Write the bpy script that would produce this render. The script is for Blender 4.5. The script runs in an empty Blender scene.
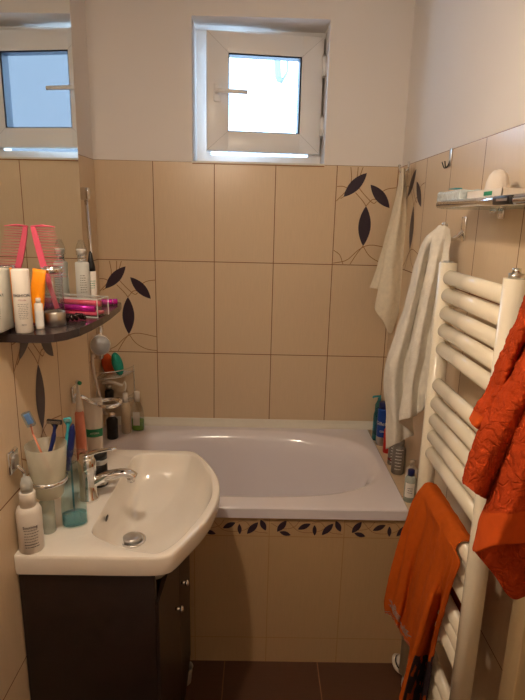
import bpy, bmesh, math, random
from mathutils import Vector, Matrix, noise
random.seed(7)
PI = math.pi
C = bpy.context.scene.collection
T = 1.7475            # top of the wall tiles
XL, XS, XR = 0.011, 0.175, 1.2612   # alcove left wall, basin wall, right wall
YT = -0.7056          # front of the tiled bath panel

# ------------------------------------------------------------------ camera
CAM = Vector((0.6877, -2.3149, 1.5366)); yaw, pit, rol, FPX = -0.0109, 0.2408, 0.0233, 541.4674
_c, _s = math.cos(yaw), math.sin(yaw)
FW = Vector((-_s*math.cos(pit), _c*math.cos(pit), -math.sin(pit)))
_r = Vector((_c, _s, 0)); _u = _r.cross(FW)
RT = _r*math.cos(rol) + _u*math.sin(rol); UP = -_r*math.sin(rol) + _u*math.cos(rol)
cd = bpy.data.cameras.new('camera'); cam = bpy.data.objects.new('camera', cd); C.objects.link(cam)
cd.sensor_fit = 'VERTICAL'; cd.sensor_height = 24; cd.lens = FPX/700*24; cd.clip_start = 0.02
M = Matrix((RT, UP, -FW)).transposed().to_4x4(); M.translation = CAM; cam.matrix_world = M
bpy.context.scene.camera = cam

def at(px, py, x=None, y=None, z=None):
    """measured point of the photograph -> world point on a known plane"""
    d = FW + RT*((px-262.5)/FPX) - UP*((py-350)/FPX)
    if x is not None: t = (x-CAM.x)/d.x
    elif y is not None: t = (y-CAM.y)/d.y
    else: t = (z-CAM.z)/d.z
    return CAM + d*t

# ------------------------------------------------------------------ materials
def nd(nt, typ, **kw):
    n = nt.nodes.new(typ)
    for k, v in kw.items(): setattr(n, k, v)
    return n
def srgb(r, g, b):
    f = lambda c: (c/255/12.92) if c/255 <= .04045 else ((c/255+.055)/1.055)**2.4
    return (f(r), f(g), f(b), 1)
def mat(name, col, rough=.5, metal=0, trans=0, ior=1.45, bump=None, var=None, coat=0, sheen=0, sss=0, alpha=None):
    m = bpy.data.materials.new(name); m.use_nodes = True; nt = m.node_tree
    b = nt.nodes['Principled BSDF']; b.inputs['Base Color'].default_value = col
    b.inputs['Roughness'].default_value = rough; b.inputs['Metallic'].default_value = metal
    b.inputs['Transmission Weight'].default_value = trans; b.inputs['IOR'].default_value = ior
    b.inputs['Coat Weight'].default_value = coat; b.inputs['Sheen Weight'].default_value = sheen
    tc = nd(nt, 'ShaderNodeTexCoord')
    if bump:
        sc, st, dist = bump
        n = nd(nt, 'ShaderNodeTexNoise'); n.inputs['Scale'].default_value = sc; n.inputs['Detail'].default_value = 3
        bp = nd(nt, 'ShaderNodeBump'); bp.inputs['Strength'].default_value = st; bp.inputs['Distance'].default_value = dist
        nt.links.new(tc.outputs['Object'], n.inputs['Vector']); nt.links.new(n.outputs['Fac'], bp.inputs['Height'])
        nt.links.new(bp.outputs['Normal'], b.inputs['Normal'])
    sc, amt = var if var else (30, .04)
    n = nd(nt, 'ShaderNodeTexNoise'); n.inputs['Scale'].default_value = sc
    hv = nd(nt, 'ShaderNodeHueSaturation'); hv.inputs['Color'].default_value = col
    mr = nd(nt, 'ShaderNodeMapRange'); mr.inputs['To Min'].default_value = 1-amt; mr.inputs['To Max'].default_value = 1+amt
    nt.links.new(tc.outputs['Object'], n.inputs['Vector']); nt.links.new(n.outputs['Fac'], mr.inputs['Value'])
    nt.links.new(mr.outputs['Result'], hv.inputs['Value']); nt.links.new(hv.outputs['Color'], b.inputs['Base Color'])
    return m
def math_n(nt, op, a, b=None, c=None):
    n = nd(nt, 'ShaderNodeMath', operation=op)
    for i, v in enumerate((a, b, c)):
        if v is None: continue
        if isinstance(v, (int, float)): n.inputs[i].default_value = v
        else: nt.links.new(v, n.inputs[i])
    return n.outputs[0]
def tile_mat(name, axis, u0, v0, col, grout, w=.25, h=.4, gw=.0016, rough=.28, linen=.07, vaxis='Z'):
    m = bpy.data.materials.new(name); m.use_nodes = True; nt = m.node_tree; b = nt.nodes['Principled BSDF']
    tc = nd(nt, 'ShaderNodeTexCoord'); sp = nd(nt, 'ShaderNodeSeparateXYZ'); nt.links.new(tc.outputs['Object'], sp.inputs[0])
    def edge(out, o, per):
        f = math_n(nt, 'FRACT', math_n(nt, 'DIVIDE', math_n(nt, 'SUBTRACT', out, o), per))
        d = math_n(nt, 'MINIMUM', f, math_n(nt, 'SUBTRACT', 1.0, f))
        return math_n(nt, 'MULTIPLY', d, per)
    d = math_n(nt, 'MINIMUM', edge(sp.outputs[axis], u0, w), edge(sp.outputs[vaxis], v0, h))
    mask = math_n(nt, 'LESS_THAN', d, gw)
    mp = nd(nt, 'ShaderNodeMapping'); mp.inputs['Scale'].default_value = (330, 330, 14) if vaxis == 'Z' else (20, 200, 20)
    nz = nd(nt, 'ShaderNodeTexNoise'); nz.inputs['Scale'].default_value = 1; nz.inputs['Detail'].default_value = 2
    nt.links.new(tc.outputs['Object'], mp.inputs['Vector']); nt.links.new(mp.outputs[0], nz.inputs['Vector'])
    mr = nd(nt, 'ShaderNodeMapRange'); mr.inputs['To Min'].default_value = 1-linen; mr.inputs['To Max'].default_value = 1+linen
    nt.links.new(nz.outputs['Fac'], mr.inputs['Value'])
    hv = nd(nt, 'ShaderNodeHueSaturation'); hv.inputs['Color'].default_value = col; nt.links.new(mr.outputs[0], hv.inputs['Value'])
    mx = nd(nt, 'ShaderNodeMix', data_type='RGBA'); nt.links.new(mask, mx.inputs[0]); nt.links.new(hv.outputs[0], mx.inputs[6]); mx.inputs[7].default_value = grout
    nt.links.new(mx.outputs[2], b.inputs['Base Color'])
    nt.links.new(math_n(nt, 'ADD', math_n(nt, 'MULTIPLY', mask, .5), rough), b.inputs['Roughness'])
    hgt = math_n(nt, 'ADD', math_n(nt, 'MINIMUM', math_n(nt, 'DIVIDE', d, gw*1.6), 1.0), math_n(nt, 'MULTIPLY', nz.outputs['Fac'], .25))
    bp = nd(nt, 'ShaderNodeBump'); bp.inputs['Strength'].default_value = .35; bp.inputs['Distance'].default_value = .0008
    nt.links.new(hgt, bp.inputs['Height']); nt.links.new(bp.outputs[0], b.inputs['Normal'])
    return m
def glass_mat(name, col=(1, 1, 1, 1), f=.06, rough=.02):
    m = bpy.data.materials.new(name); m.use_nodes = True; nt = m.node_tree; nt.nodes.remove(nt.nodes['Principled BSDF'])
    t = nd(nt, 'ShaderNodeBsdfTransparent'); t.inputs[0].default_value = col
    g = nd(nt, 'ShaderNodeBsdfGlossy'); g.inputs['Roughness'].default_value = rough
    fr = nd(nt, 'ShaderNodeLayerWeight'); fr.inputs[0].default_value = .5
    mx = nd(nt, 'ShaderNodeMixShader'); nt.links.new(math_n(nt, 'ADD', math_n(nt, 'MULTIPLY', math_n(nt, 'POWER', fr.outputs['Facing'], 4.0), .55), f), mx.inputs[0])
    nt.links.new(t.outputs[0], mx.inputs[1]); nt.links.new(g.outputs[0], mx.inputs[2]); nt.links.new(mx.outputs[0], nt.nodes['Material Output'].inputs[0])
    return m
def mirror_mat():
    m = mat('mirror_silver', (.78, .8, .78, 1), .0, 1, var=(3, 0)); return m
def emit_mat(name, col, s):
    m = bpy.data.materials.new(name); m.use_nodes = True; b = m.node_tree.nodes['Principled BSDF']
    b.inputs['Base Color'].default_value = col; b.inputs['Emission Color'].default_value = col; b.inputs['Emission Strength'].default_value = s
    return m
TILE = srgb(222, 197, 164); GR = srgb(138, 88, 56)
m_tback = tile_mat('tile_beige_back', 'X', 0, T, TILE, GR)
m_tleft = tile_mat('tile_beige_left', 'Y', -.961, T, TILE, GR)
m_tright = tile_mat('tile_beige_right', 'Y', -.605, T, TILE, GR)
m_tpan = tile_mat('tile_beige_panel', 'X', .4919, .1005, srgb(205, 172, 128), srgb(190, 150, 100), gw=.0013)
m_tled = tile_mat('tile_beige_ledge', 'X', .95, -.605, TILE, GR, w=.6, h=.25, vaxis='Y')
m_floor = tile_mat('tile_brown_floor', 'X', .5965, YT, srgb(92, 62, 46), srgb(150, 110, 80), w=.3292, h=.3292, gw=.0018, rough=.35, linen=.18, vaxis='Y')
m_plast = mat('white_plaster', srgb(240, 233, 227), .85, bump=(60, .08, .002), var=(4, .02))
m_leaf = mat('decor_leaf_plum', srgb(58, 44, 58), .3, var=(150, .15))
m_stem = mat('decor_stem_brown', srgb(160, 110, 62), .35)
m_acr = mat('white_acrylic', srgb(246, 240, 244), .12, coat=.4, var=(3, .01))
m_cer = mat('white_ceramic', srgb(244, 236, 224), .1, coat=.5, var=(3, .01))
m_pvc = mat('white_pvc', srgb(246, 243, 240), .3, var=(5, .015))
m_cream = mat('cream_enamel', srgb(244, 233, 210), .22, coat=.3, var=(6, .015))
m_chrome = mat('chrome', (.8, .8, .8, 1), .08, 1, var=(10, .02))
m_steel = mat('brushed_steel', (.55, .53, .5, 1), .28, 1, var=(40, .1))
m_wenge = mat('wenge_wood', srgb(36, 25, 22), .35, bump=(90, .1, .001), var=(25, .35))
m_shelf = mat('dark_wood_shelf', srgb(56, 46, 46), .2, var=(30, .2))
m_seal = mat('white_sealing', srgb(230, 224, 210), .4)
m_dark = mat('black_plastic', srgb(24, 22, 24), .3)
m_white = mat('white_plastic', srgb(226, 216, 204), .35)
m_glass = glass_mat('clear_glass', (1, 1, 1, 1), .03)
m_clear = glass_mat('clear_plastic', (.93, .94, .94, 1), .08)
m_trimp = mat('beige_trim_paint', srgb(206, 180, 138), .4, var=(8, .03))

# ------------------------------------------------------------------ mesh helpers
class MB:
    def __init__(s, sharp=None): s.bm = bmesh.new(); s.mats = []; s.sharp = sharp
    def mi(s, m):
        if m not in s.mats: s.mats.append(m)
        return s.mats.index(m)
    def _add(s, verts, m, mtx=None, smooth=None):
        if mtx is not None: bmesh.ops.transform(s.bm, matrix=mtx, verts=verts)
        fs = {f for v in verts for f in v.link_faces}
        i = s.mi(m)
        for f in fs:
            f.material_index = i
            if smooth is not None: f.smooth = smooth
    def box(s, lo, hi, m, bev=0, mtx=None, seg=2):
        lo, hi = Vector(lo), Vector(hi); r = bmesh.ops.create_cube(s.bm, size=1); vs = r['verts']
        bmesh.ops.transform(s.bm, matrix=Matrix.Translation((lo+hi)/2) @ Matrix.Diagonal((*(hi-lo), 1)), verts=vs)
        if bev:
            es = list({e for v in vs for e in v.link_edges})
            r = bmesh.ops.bevel(s.bm, geom=es, offset=bev, segments=seg, affect='EDGES', profile=.5); vs = list({v for f in r['faces'] for v in f.verts} | {v for v in vs if v.is_valid})
            vs = s._island(vs)
        s._add(vs, m, mtx, False if not bev else True); return s
    def _island(s, vs):
        seen = set(vs); st = list(vs)
        while st:
            v = st.pop()
            for e in v.link_edges:
                o = e.other_vert(v)
                if o not in seen: seen.add(o); st.append(o)
        return list(seen)
    def loft(s, rings, m, closed=True, cap0=True, cap1=True, smooth=True, mtx=None):
        vv = [[s.bm.verts.new(p) for p in r] for r in rings]; n = len(rings[0]); i = s.mi(m)
        fs = []
        for a, b in zip(vv, vv[1:]):
            for k in range(n if closed else n-1):
                k2 = (k+1) % n
                fs.append(s.bm.faces.new((a[k], a[k2], b[k2], b[k])))
        if cap0: fs.append(s.bm.faces.new(list(reversed(vv[0]))))
        if cap1: fs.append(s.bm.faces.new(vv[-1]))
        for f in fs: f.material_index = i; f.smooth = smooth
        if mtx is not None: bmesh.ops.transform(s.bm, matrix=mtx, verts=[v for r in vv for v in r])
        return s
    def lathe(s, prof, m, c=(0, 0, 0), n=28, sx=1, sy=1, mtx=None, cap=True):
        rings = [[Vector((c[0]+r*sx*math.cos(a), c[1]+r*sy*math.sin(a), c[2]+z)) for a in [2*PI*k/n for k in range(n)]] for r, z in prof]
        return s.loft(rings, m, cap0=cap, cap1=cap, mtx=mtx)
    def tube(s, pts, r, m, n=12, caps=True, smooth=True, flat=1.0):
        pts = [Vector(p) for p in pts]; rings = []; up = None
        rr = r if isinstance(r, (list, tuple)) else [r]*len(pts)
        for i, p in enumerate(pts):
            t = (pts[min(i+1, len(pts)-1)] - pts[max(i-1, 0)]).normalized()
            if up is None: up = Vector((0, 0, 1)) if abs(t.z) < .9 else Vector((1, 0, 0))
            a = up.cross(t).normalized(); b = t.cross(a).normalized(); up = b
            rings.append([p + a*rr[i]*math.cos(2*PI*k/n) + b*rr[i]*flat*math.sin(2*PI*k/n) for k in range(n)])
        return s.loft(rings, m, cap0=caps, cap1=caps, smooth=smooth)
    def torus(s, c, R, r, m, N=40, n=10, mtx=None, sz=1):
        rings = [[Vector((math.cos(a)*(R+r*math.cos(b)), math.sin(a)*(R+r*math.cos(b)), r*sz*math.sin(b))) for b in [2*PI*k/n for k in range(n)]] for a in [2*PI*k/N for k in range(N+1)]]
        mt = Matrix.Translation(Vector(c)) @ (mtx if mtx is not None else Matrix())
        return s.loft(rings, m, cap0=False, cap1=False, mtx=mt)
    def poly(s, pts, m):
        f = s.bm.faces.new([s.bm.verts.new(Vector(p)) for p in pts]); f.material_index = s.mi(m); return s
    def ellipsoid(s, c, rad, m, mtx=None, seg=24):
        r = bmesh.ops.create_uvsphere(s.bm, u_segments=seg, v_segments=seg//2, radius=1); vs = r['verts']
        mt = Matrix.Translation(Vector(c)) @ (mtx if mtx is not None else Matrix()) @ Matrix.Diagonal((*rad, 1))
        s._add(vs, m, mt, True); return s
    def build(s, name, parent=None, origin=None):
        bmesh.ops.remove_doubles(s.bm, verts=s.bm.verts, dist=1e-6)
        bmesh.ops.recalc_face_normals(s.bm, faces=s.bm.faces)
        me = bpy.data.meshes.new(name)
        if parent is not None:
            for v in s.bm.verts: v.co -= parent.location
        elif origin is not None:
            for v in s.bm.verts: v.co -= Vector(origin)
        s.bm.to_mesh(me); s.bm.free()
        if s.sharp: me.set_sharp_from_angle(angle=s.sharp)
        for m in s.mats: me.materials.append(m)
        o = bpy.data.objects.new(name, me); C.objects.link(o)
        if parent is not None: o.parent = parent
        elif origin is not None: o.location = origin
        return o
def tag(o, label, cat, group=None, kind=None):
    o['label'] = label; o['category'] = cat
    if group: o['group'] = group
    if kind: o['kind'] = kind
    return o
def thing(name, loc, label, cat, group=None):
    o = bpy.data.objects.new(name, None); C.objects.link(o); o.location = loc; o.empty_display_size = .02
    return tag(o, label, cat, group)
def struct(o): o['kind'] = 'structure'; return o
def sub(name, mb, parent):
    """sub-part: parent is itself a mesh child; vertices are in world space"""
    p = parent
    off = Vector((0, 0, 0))
    while p is not None: off += p.location; p = p.parent
    for v in mb.bm.verts: v.co -= off
    o = mb.build(name); o.parent = parent; return o
def cat_rom(pts, t):
    n = len(pts)-1
    if n == 0: return Vector(pts[0])
    x = min(max(t*n, 0), n-1e-9); i = int(x); f = x-i
    p1, p2 = pts[i], pts[i+1]; p0 = pts[i-1] if i > 0 else p1*2-p2; p3 = pts[i+2] if i+2 <= n else p2*2-p1
    return .5*((2*p1)+(p2-p0)*f+(2*p0-5*p1+4*p2-p3)*f*f+(3*p1-p0-3*p2+p3)*f**3)
def smooth_pts(pts, n=24): 
    pts = [Vector(p) for p in pts]; return [cat_rom(pts, k/n) for k in range(n+1)]
def text(body, size, m, loc, xdir, ydir, parent, name='lettering', depth=.0003, bend=None):
    """raised lettering as mesh; bend=(cx,cy,r) wraps it round a vertical cylinder"""
    cu = bpy.data.curves.new(name, 'FONT'); cu.body = body; cu.size = size; cu.align_x = 'CENTER'; cu.align_y = 'CENTER'; cu.extrude = depth
    tmp = bpy.data.objects.new('tmp', cu); C.objects.link(tmp)
    dg = bpy.context.evaluated_depsgraph_get(); me = bpy.data.meshes.new_from_object(tmp.evaluated_get(dg)); bpy.data.objects.remove(tmp)
    me.materials.clear(); me.materials.append(m)
    xd, yd = Vector(xdir).normalized(), Vector(ydir).normalized(); zd = xd.cross(yd)
    off = Vector((0, 0, 0)); p = parent
    while p is not None: off += p.location; p = p.parent
    for v in me.vertices:
        if bend:
            cx, cy, r = bend; a0 = math.atan2(loc[1]-cy, loc[0]-cx); a = a0 + v.co.x/r
            rr = r + v.co.z + depth*1.5
            w = Vector((cx+rr*math.cos(a), cy+rr*math.sin(a), loc[2]+v.co.y))
        else: w = Vector(loc) + xd*v.co.x + yd*v.co.y + zd*v.co.z
        v.co = w - off
    o = bpy.data.objects.new(name, me); C.objects.link(o); o.parent = parent; return o

# ------------------------------------------------------------------ decor on tiles
def lens(mb, P, U, V, N, a, b, w, m=None, off=.0009):
    a, b = Vector(a), Vector(b); d = b-a; L = d.length; d /= L; q = Vector((-d.y, d.x)); n = 12
    pts = []
    for k in range(n+1):
        t = k/n; pts.append(a+d*L*t+q*w*math.sin(PI*t)**.85 if 0 < t < 1 else a+d*L*t)
    for k in range(n-1, 0, -1):
        t = k/n; pts.append(a+d*L*t-q*w*math.sin(PI*t)**.85)
    mb.poly([P+U*p.x+V*p.y+N*off for p in pts], m or m_leaf)
def ribbon(mb, P, U, V, N, ctrl, w=.0015, off=.0007):
    pts = smooth_pts([(c[0], c[1], 0) for c in ctrl], 14)
    for p, q in zip(pts, pts[1:]):
        d = (q-p).normalized(); s_ = Vector((-d.y, d.x, 0))*w
        mb.poly([P+U*c.x+V*c.y+N*off for c in (p-s_, q-s_, q+s_, p+s_)], m_stem)
def leaf_tile(mb, P, U, V, N):
    P, U, V, N = map(Vector, (P, U, V, N))
    for c in (((.02, .27), (.075, .31), (.105, .395)), ((.055, .395), (.06, .34), (.04, .3), (.003, .26)), ((.085, .395), (.083, .36), (.075, .33)),
              ((.003, .318), (.03, .318), (.06, .305)), ((.092, .315), (.12, .285), (.155, .255), (.17, .262)), ((.08, .295), (.11, .265), (.127, .243)),
              ((.127, .243), (.15, .268), (.17, .27)), ((.18, .295), (.21, .312), (.247, .318)), ((.003, .006), (.06, .02), (.11, .065), (.16, .085), (.247, .07)),
              ((.075, .003), (.1, .045), (.1256, .08)), ((.1256, .08), (.155, .04), (.2, .015), (.247, .008)), ((.003, .06), (.03, .04), (.045, .003))):
        ribbon(mb, P, U, V, N, c)
    lens(mb, P, U, V, N, (.032, .277), (.122, .373), .0215)
    lens(mb, P, U, V, N, (.14, .328), (.225, .237), .0215)
    lens(mb, P, U, V, N, (.127, .243), (.1256, .08), .026)
def border_tile(mb, P, U, V, N, lim=.25):
    P, U, V, N = map(Vector, (P, U, V, N))
    for a, b, w in (((.026, .018), (.056, .06), .0085), ((.034, .018), (.072, .006), .0065), ((.095, .028), (.137, .05), .0075),
                    ((.152, .006), (.15, .045), .0055), ((.176, .008), (.212, .052), .0085), ((.22, .062), (.238, .022), .0075)):
        if b[0] < lim and a[0] < lim: lens(mb, P, U, V, N, a, b, w*1.25)
    for c in (((.005, .05), (.04, .03), (.08, .035), (.1, .06)), ((.06, .06), (.1, .02), (.16, .02), (.2, .045)), ((.14, .05), (.17, .055), (.2, .02), (.245, .012))):
        if max(p[0] for p in c) < lim: ribbon(mb, P, U, V, N, c, .0008)

# ------------------------------------------------------------------ room shell
WX0, WX1, WZ1 = .411, .946, 2.279          # window opening in the back wall
HC, YB, YF = 2.55, .34, -3.1
mb = MB()
P0 = .004
mb.box((-.3, 0, -.1), (XR+.2, YB, T), m_tback)
mb.box((-.3, P0, T), (WX0, YB, HC), m_plast); mb.box((WX1, P0, T), (XR+.2, YB, HC), m_plast); mb.box((WX0, P0, WZ1), (WX1, YB, HC), m_plast)
X3, Z3, Y3 = Vector((1, 0, 0)), Vector((0, 0, 1)), Vector((0, 1, 0))
leaf_tile(mb, (1.0, 0, T-.4), X3, Z3, -Y3); leaf_tile(mb, (.003, 0, T-.8), X3, Z3, -Y3)
struct(mb.build('wall_back'))
mb = MB()
mb.box((-.3, YT, -.1), (XL, 0, T), m_tleft); mb.box((-.3, YF, -.1), (XS, YT, T), m_tleft)
mb.box((-.3, YT, T), (XL-P0, P0, HC), m_plast); mb.box((-.3, YF, T), (XS-P0, YT-P0, HC), m_plast)
leaf_tile(mb, (XS, -1.2145, T-.8), Y3, Z3, X3)
struct(mb.build('wall_left'))
mb = MB()
DY0, DY1, DZ = -1.345, -2.1, 2.02
mb.box((XR, DY0, -.1), (XR+.2, 0, T), m_tright); mb.box((XR+P0, DY0, T), (XR+.2, P0, HC), m_plast)
mb.box((XR, YF, -.1), (XR+.2, DY1, HC), m_plast); mb.box((XR+P0, DY1, DZ), (XR+.2, DY0, HC), m_plast)
leaf_tile(mb, (XR, -.105, T-.4), -Y3, Z3, -X3)
struct(mb.build('wall_right'))
struct(MB().box((-.3, YF-.2, -.1), (XR+.2, YF, HC), m_plast).build('wall_front'))
struct(MB().box((-.3, YF-.2, -.2), (XR+.2, YB, 0), m_floor).build('floor'))
struct(MB().box((-.3, YF-.2, HC), (XR+.2, YB, HC+.1), m_plast).build('ceiling'))
# door beside the radiator, mostly outside the picture
mb = MB(); mb.box((XR+.03, DY1+.03, .005), (XR+.07, DY0-.03, DZ-.02), m_trimp, .002)
d = struct(mb.build('door_1'))
sub('door_handle', MB().tube([(XR+.03, -2.0, 1.02), (XR-.03, -2.0, 1.02), (XR-.035, -1.95, 1.02), (XR-.035, -1.88, 1.02)], .009, m_chrome), d)
mb = MB()
for y0, y1 in ((DY0+.03, DY0-.028), (DY1+.028, DY1-.03)): mb.box((XR-.012, min(y0, y1), 0), (XR+.08, max(y0, y1), DZ+.03), m_trimp, .003)
mb.box((XR-.012, DY1, DZ-.02), (XR+.08, DY0, DZ+.03), m_trimp, .003)
struct(mb.build('trim_1'))
# edge profile round the tile tops and window foot
mb = MB()
mb.box((WX0-.002, -.004, T-.004), (WX1+.002, .1, T+.004), m_seal); mb.box((WX0, -.0045, T-.008), (WX1, -.0005, T-.0035), m_stem)
struct(mb.build('trim_2'))
# bath panel and ledge
mb = MB()
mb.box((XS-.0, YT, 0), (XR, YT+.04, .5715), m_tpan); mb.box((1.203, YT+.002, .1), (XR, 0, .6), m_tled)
for k in range(-1, 4):
    x = .4919+.25*k
    border_tile(mb, (x, YT, .5008), X3, Z3, -Y3, XR-x)
struct(mb.build('wall_tub_panel'))
# thin sealing profile between bath and wall
mb = MB()
pr = [(0, .645), (-.004, .645), (-.01, .632), (-.022, .617), (-.024, .6125), (0, .6125)]
mb.loft([[Vector((x, y, z)) for y, z in pr] for x in (XL, 1.235)], m_seal, smooth=False)
struct(mb.build('trim_3'))

# ------------------------------------------------------------------ window
mb = MB(); FY = .165
for lo, hi in (((WX0, FY, T+.004), (WX0+.06, FY+.07, WZ1)), ((WX1-.055, FY, T+.004), (WX1, FY+.07, WZ1)),
               ((WX0+.059, FY, WZ1-.05), (WX1-.054, FY+.07, WZ1)), ((WX0+.059, FY, T+.004), (WX1-.054, FY+.07, T+.045))):
    mb.box(lo, hi, m_pvc)
mb.box((WX0, .0, T+.0005), (WX1, FY, T+.004), m_pvc)
w = struct(mb.build('window_1'))
HX, HY, ang = at(320, 100, y=.15).x, .147, math.radians(6.5)
SZ0, SZ1 = at(262, 153, y=.12).z, at(262, 36, y=.12).z
SW = (HX-at(206.5, 100, y=.095).x)/math.cos(ang)
frL, frR, frB, frT = .088, .088, at(262, 134, y=.13).z-SZ0, SZ1-at(262, 57.5, y=.13).z
MT = Matrix.Translation((HX, HY, 0)) @ Matrix.Rotation(ang, 4, 'Z')
mb = MB()
def fbox(a, b, y0, y1, z0, z1, m=m_pvc, bev=.002): mb.box((a, y0, z0), (b, y1, z1), m, bev, MT)
fbox(-SW, -SW+frL, -.03, .03, SZ0, SZ1); fbox(-frR, 0, -.03, .03, SZ0, SZ1)
fbox(-SW+frL-.001, -frR+.001, -.03, .03, SZ1-frT, SZ1); fbox(-SW+frL-.001, -frR+.001, -.03, .03, SZ0, SZ0+frB)
m_gask = mat('dark_gasket', srgb(30, 40, 62), .5)
for a, b, z0, z1 in ((-SW+frL, -SW+frL+.003, SZ0+frB, SZ1-frT), (-frR-.007, -frR, SZ0+frB, SZ1-frT), (-SW+frL, -frR, SZ1-frT-.006, SZ1-frT), (-SW+frL, -frR, SZ0+frB, SZ0+frB+.003)):
    fbox(a, b, -.027, .02, z0, z1, m_gask, 0)
for sx, cz in ((-SW, SZ0), (-SW, SZ1), (0, SZ0), (0, SZ1)):      # mitre seams of the welded corners
    ix = -SW+frL if sx else -frR; iz = SZ0+frB if cz == SZ0 else SZ1-frT
    mb.tube([MT @ Vector((sx, -.0300, cz)), MT @ Vector((ix, -.0300, iz))], .0006, m_steel, 6)
sash = sub('sash', mb, w)
g = MB().box((-SW+frL, -.004, SZ0+frB), (-frR, .004, SZ1-frT), m_glass, 0, MT); sub('glass_pane', g, sash)
g = MB(); hz = at(222, 93, y=.07).z; hx = -SW+.042
g.box((hx-.014, -.042, hz-.035), (hx+.014, -.03, hz+.035), m_pvc, .004, MT)
g.tube([MT @ Vector(p) for p in ((hx, -.04, hz), (hx, -.068, hz), (hx+.01, -.078, hz), (hx+.12, -.078, hz-.002))], .0085, m_pvc)
sub('handle', g, sash)['label'] = 'white lever handle'
for pz in (128, 68):
    z = at(323, pz, y=.13).z
    g = MB(); g.tube([(HX+.008, HY-.042, z-.036), (HX+.008, HY-.042, z+.036)], .010, m_pvc); g.tube([(HX+.008, HY-.042, z-.044), (HX+.008, HY-.042, z+.044)], .006, m_steel)
    sub('hinge', g, w)
# house wall and rain pipe outside
m_out = mat('outside_render', srgb(92, 90, 92), .9, bump=(300, .5, .01), var=(60, .06))
tag(MB().box((1.72, 3.4, -2), (6, 3.9, 7), m_out).build('neighbour_house'), 'pale blue-grey rendered house wall seen through the window', 'building')
m_zinc = mat('zinc_pipe', srgb(120, 128, 138), .5)
q = at(277, 58, y=1.6); q2 = at(278, 80, y=1.6)
mb = MB(); mb.tube([q+Vector((0, 0, .9)), q, q2+Vector((0, 0, .02)), q2+Vector((.012, -.02, -.005))], .022, m_zinc)
mb.tube([q+Vector((.07, 0, .9)), q+Vector((.07, 0, -.01)), q2+Vector((.06, 0, .05)), q2+Vector((.02, 0, -.02))], .008, m_zinc)
tag(mb.build('rain_pipe'), 'grey rain pipe end hanging outside the window pane', 'pipe')

# ------------------------------------------------------------------ bathtub
def superel(cx, cy, a, b, n, z, N=120):
    out = []
    for k in range(N):
        t = 2*PI*k/N; c, s_ = math.cos(t), math.sin(t)
        out.append(Vector((cx+a*math.copysign(abs(c)**(2/n), c), cy+b*math.copysign(abs(s_)**(2/n), s_), z)))
    return out
bx0, bx1, by0, by1 = XL+.002, 1.2, -.718, -.002
ocx, ocy, oa, ob = (bx0+bx1)/2, (by0+by1)/2, (bx1-bx0)/2, (by1-by0)/2
icx, icy = .617, -.352
R = [superel(ocx, ocy, oa-.006, ob-.008, 60, .574), superel(ocx, ocy, oa, ob, 90, .575), superel(ocx, ocy, oa, ob, 90, .6085), superel(ocx, ocy, oa-.004, ob-.004, 90, .6127)]
R += [superel(icx, icy, .562, .303, 2.95, .6127), superel(icx, icy, .555, .297, 2.9, .6125), superel(icx, icy, .548, .291, 2.85, .611), superel(icx, icy, .54, .284, 2.8, .605),
      superel(icx, icy, .528, .274, 2.7, .592), superel(icx-.005, icy, .515, .262, 2.7, .572), superel(icx-.01, icy, .50, .252, 2.7, .52), superel(icx-.02, icy, .475, .236, 2.7, .42), superel(icx-.03, icy, .44, .215, 2.7, .31),
      superel(icx-.03, icy, .40, .18, 2.6, .265), superel(icx-.03, icy, .3, .12, 2.4, .25), superel(icx-.03, icy, .1, .04, 2, .248)]
R = [[Vector((v.x, min(v.y, by1), v.z)) for v in r] for r in R]
tub = thing('bathtub', (ocx, ocy, .0), 'white acrylic built-in bathtub with oval basin behind the tiled panel', 'bathtub')
mb = MB(math.radians(28)); mb.loft(R, m_acr, cap0=False); mb.build('tub_shell', tub)
mb = MB(); mb.lathe([(.03, 0), (.03, .003), (.022, .006), (.001, .007)], m_chrome, (.25, icy, .2515)); mb.build('drain_plug', tub)

# ------------------------------------------------------------------ washbasin
out = [(XS+.001, -1.29), (XS+.012, -1.2905), (.30, -1.29), (.47, -1.289), (.497, -1.284), (.515, -1.272), (.54, -1.22), (.566, -1.16), (.587, -1.09), (.597, -1.02), (.594, -.955), (.582, -.9), (.562, -.848), (.537, -.798), (.512, -.757), (.495, -.744), (.47, -.74), (.32, -.739), (XS+.012, -.739), (XS+.001, -.739), (XS+.001, -.75), (XS+.001, -1.0), (XS+.001, -1.28)]
inn = [(.3125, -1.187), (.3195, -1.203), (.335, -1.217), (.40, -1.255), (.455, -1.27), (.485, -1.268), (.517, -1.225), (.543, -1.16), (.565, -1.09), (.577, -1.02), (.574, -.955), (.563, -.9), (.543, -.85), (.52, -.803), (.495, -.772), (.475, -.764), (.43, -.761), (.345, -.766), (.322, -.79), (.317, -.85), (.315, -.95), (.313, -1.05), (.312, -1.13)]
def dens(pts, sub_=4):
    res = []; n = len(pts)
    for i in range(n):
        p0, p1, p2, p3 = [Vector(pts[(i+k) % n]) for k in (-1, 0, 1, 2)]
        sharp = (p2-p1).length
        for k in range(sub_):
            f = k/sub_
            m1 = (p2-p0)/((p1-p0).length+sharp)*sharp; m2 = (p3-p1)/(sharp+(p3-p2).length)*sharp
            res.append((2*f**3-3*f**2+1)*p1+(f**3-2*f**2+f)*m1+(-2*f**3+3*f**2)*p2+(f**3-f**2)*m2)
    return res
O = [Vector((max(p.x, XS+.0012), min(max(p.y, -1.2905), -.7385))) for p in dens(out)]; I = dens(inn)
ctr = Vector((.366, -1.03))
def ring(pts, z, s_=1, c=ctr): return [Vector((c.x+(p.x-c.x)*s_, c.y+(p.y-c.y)*s_, z)) for p in pts]
oc = Vector((.18, -1.015))
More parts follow.
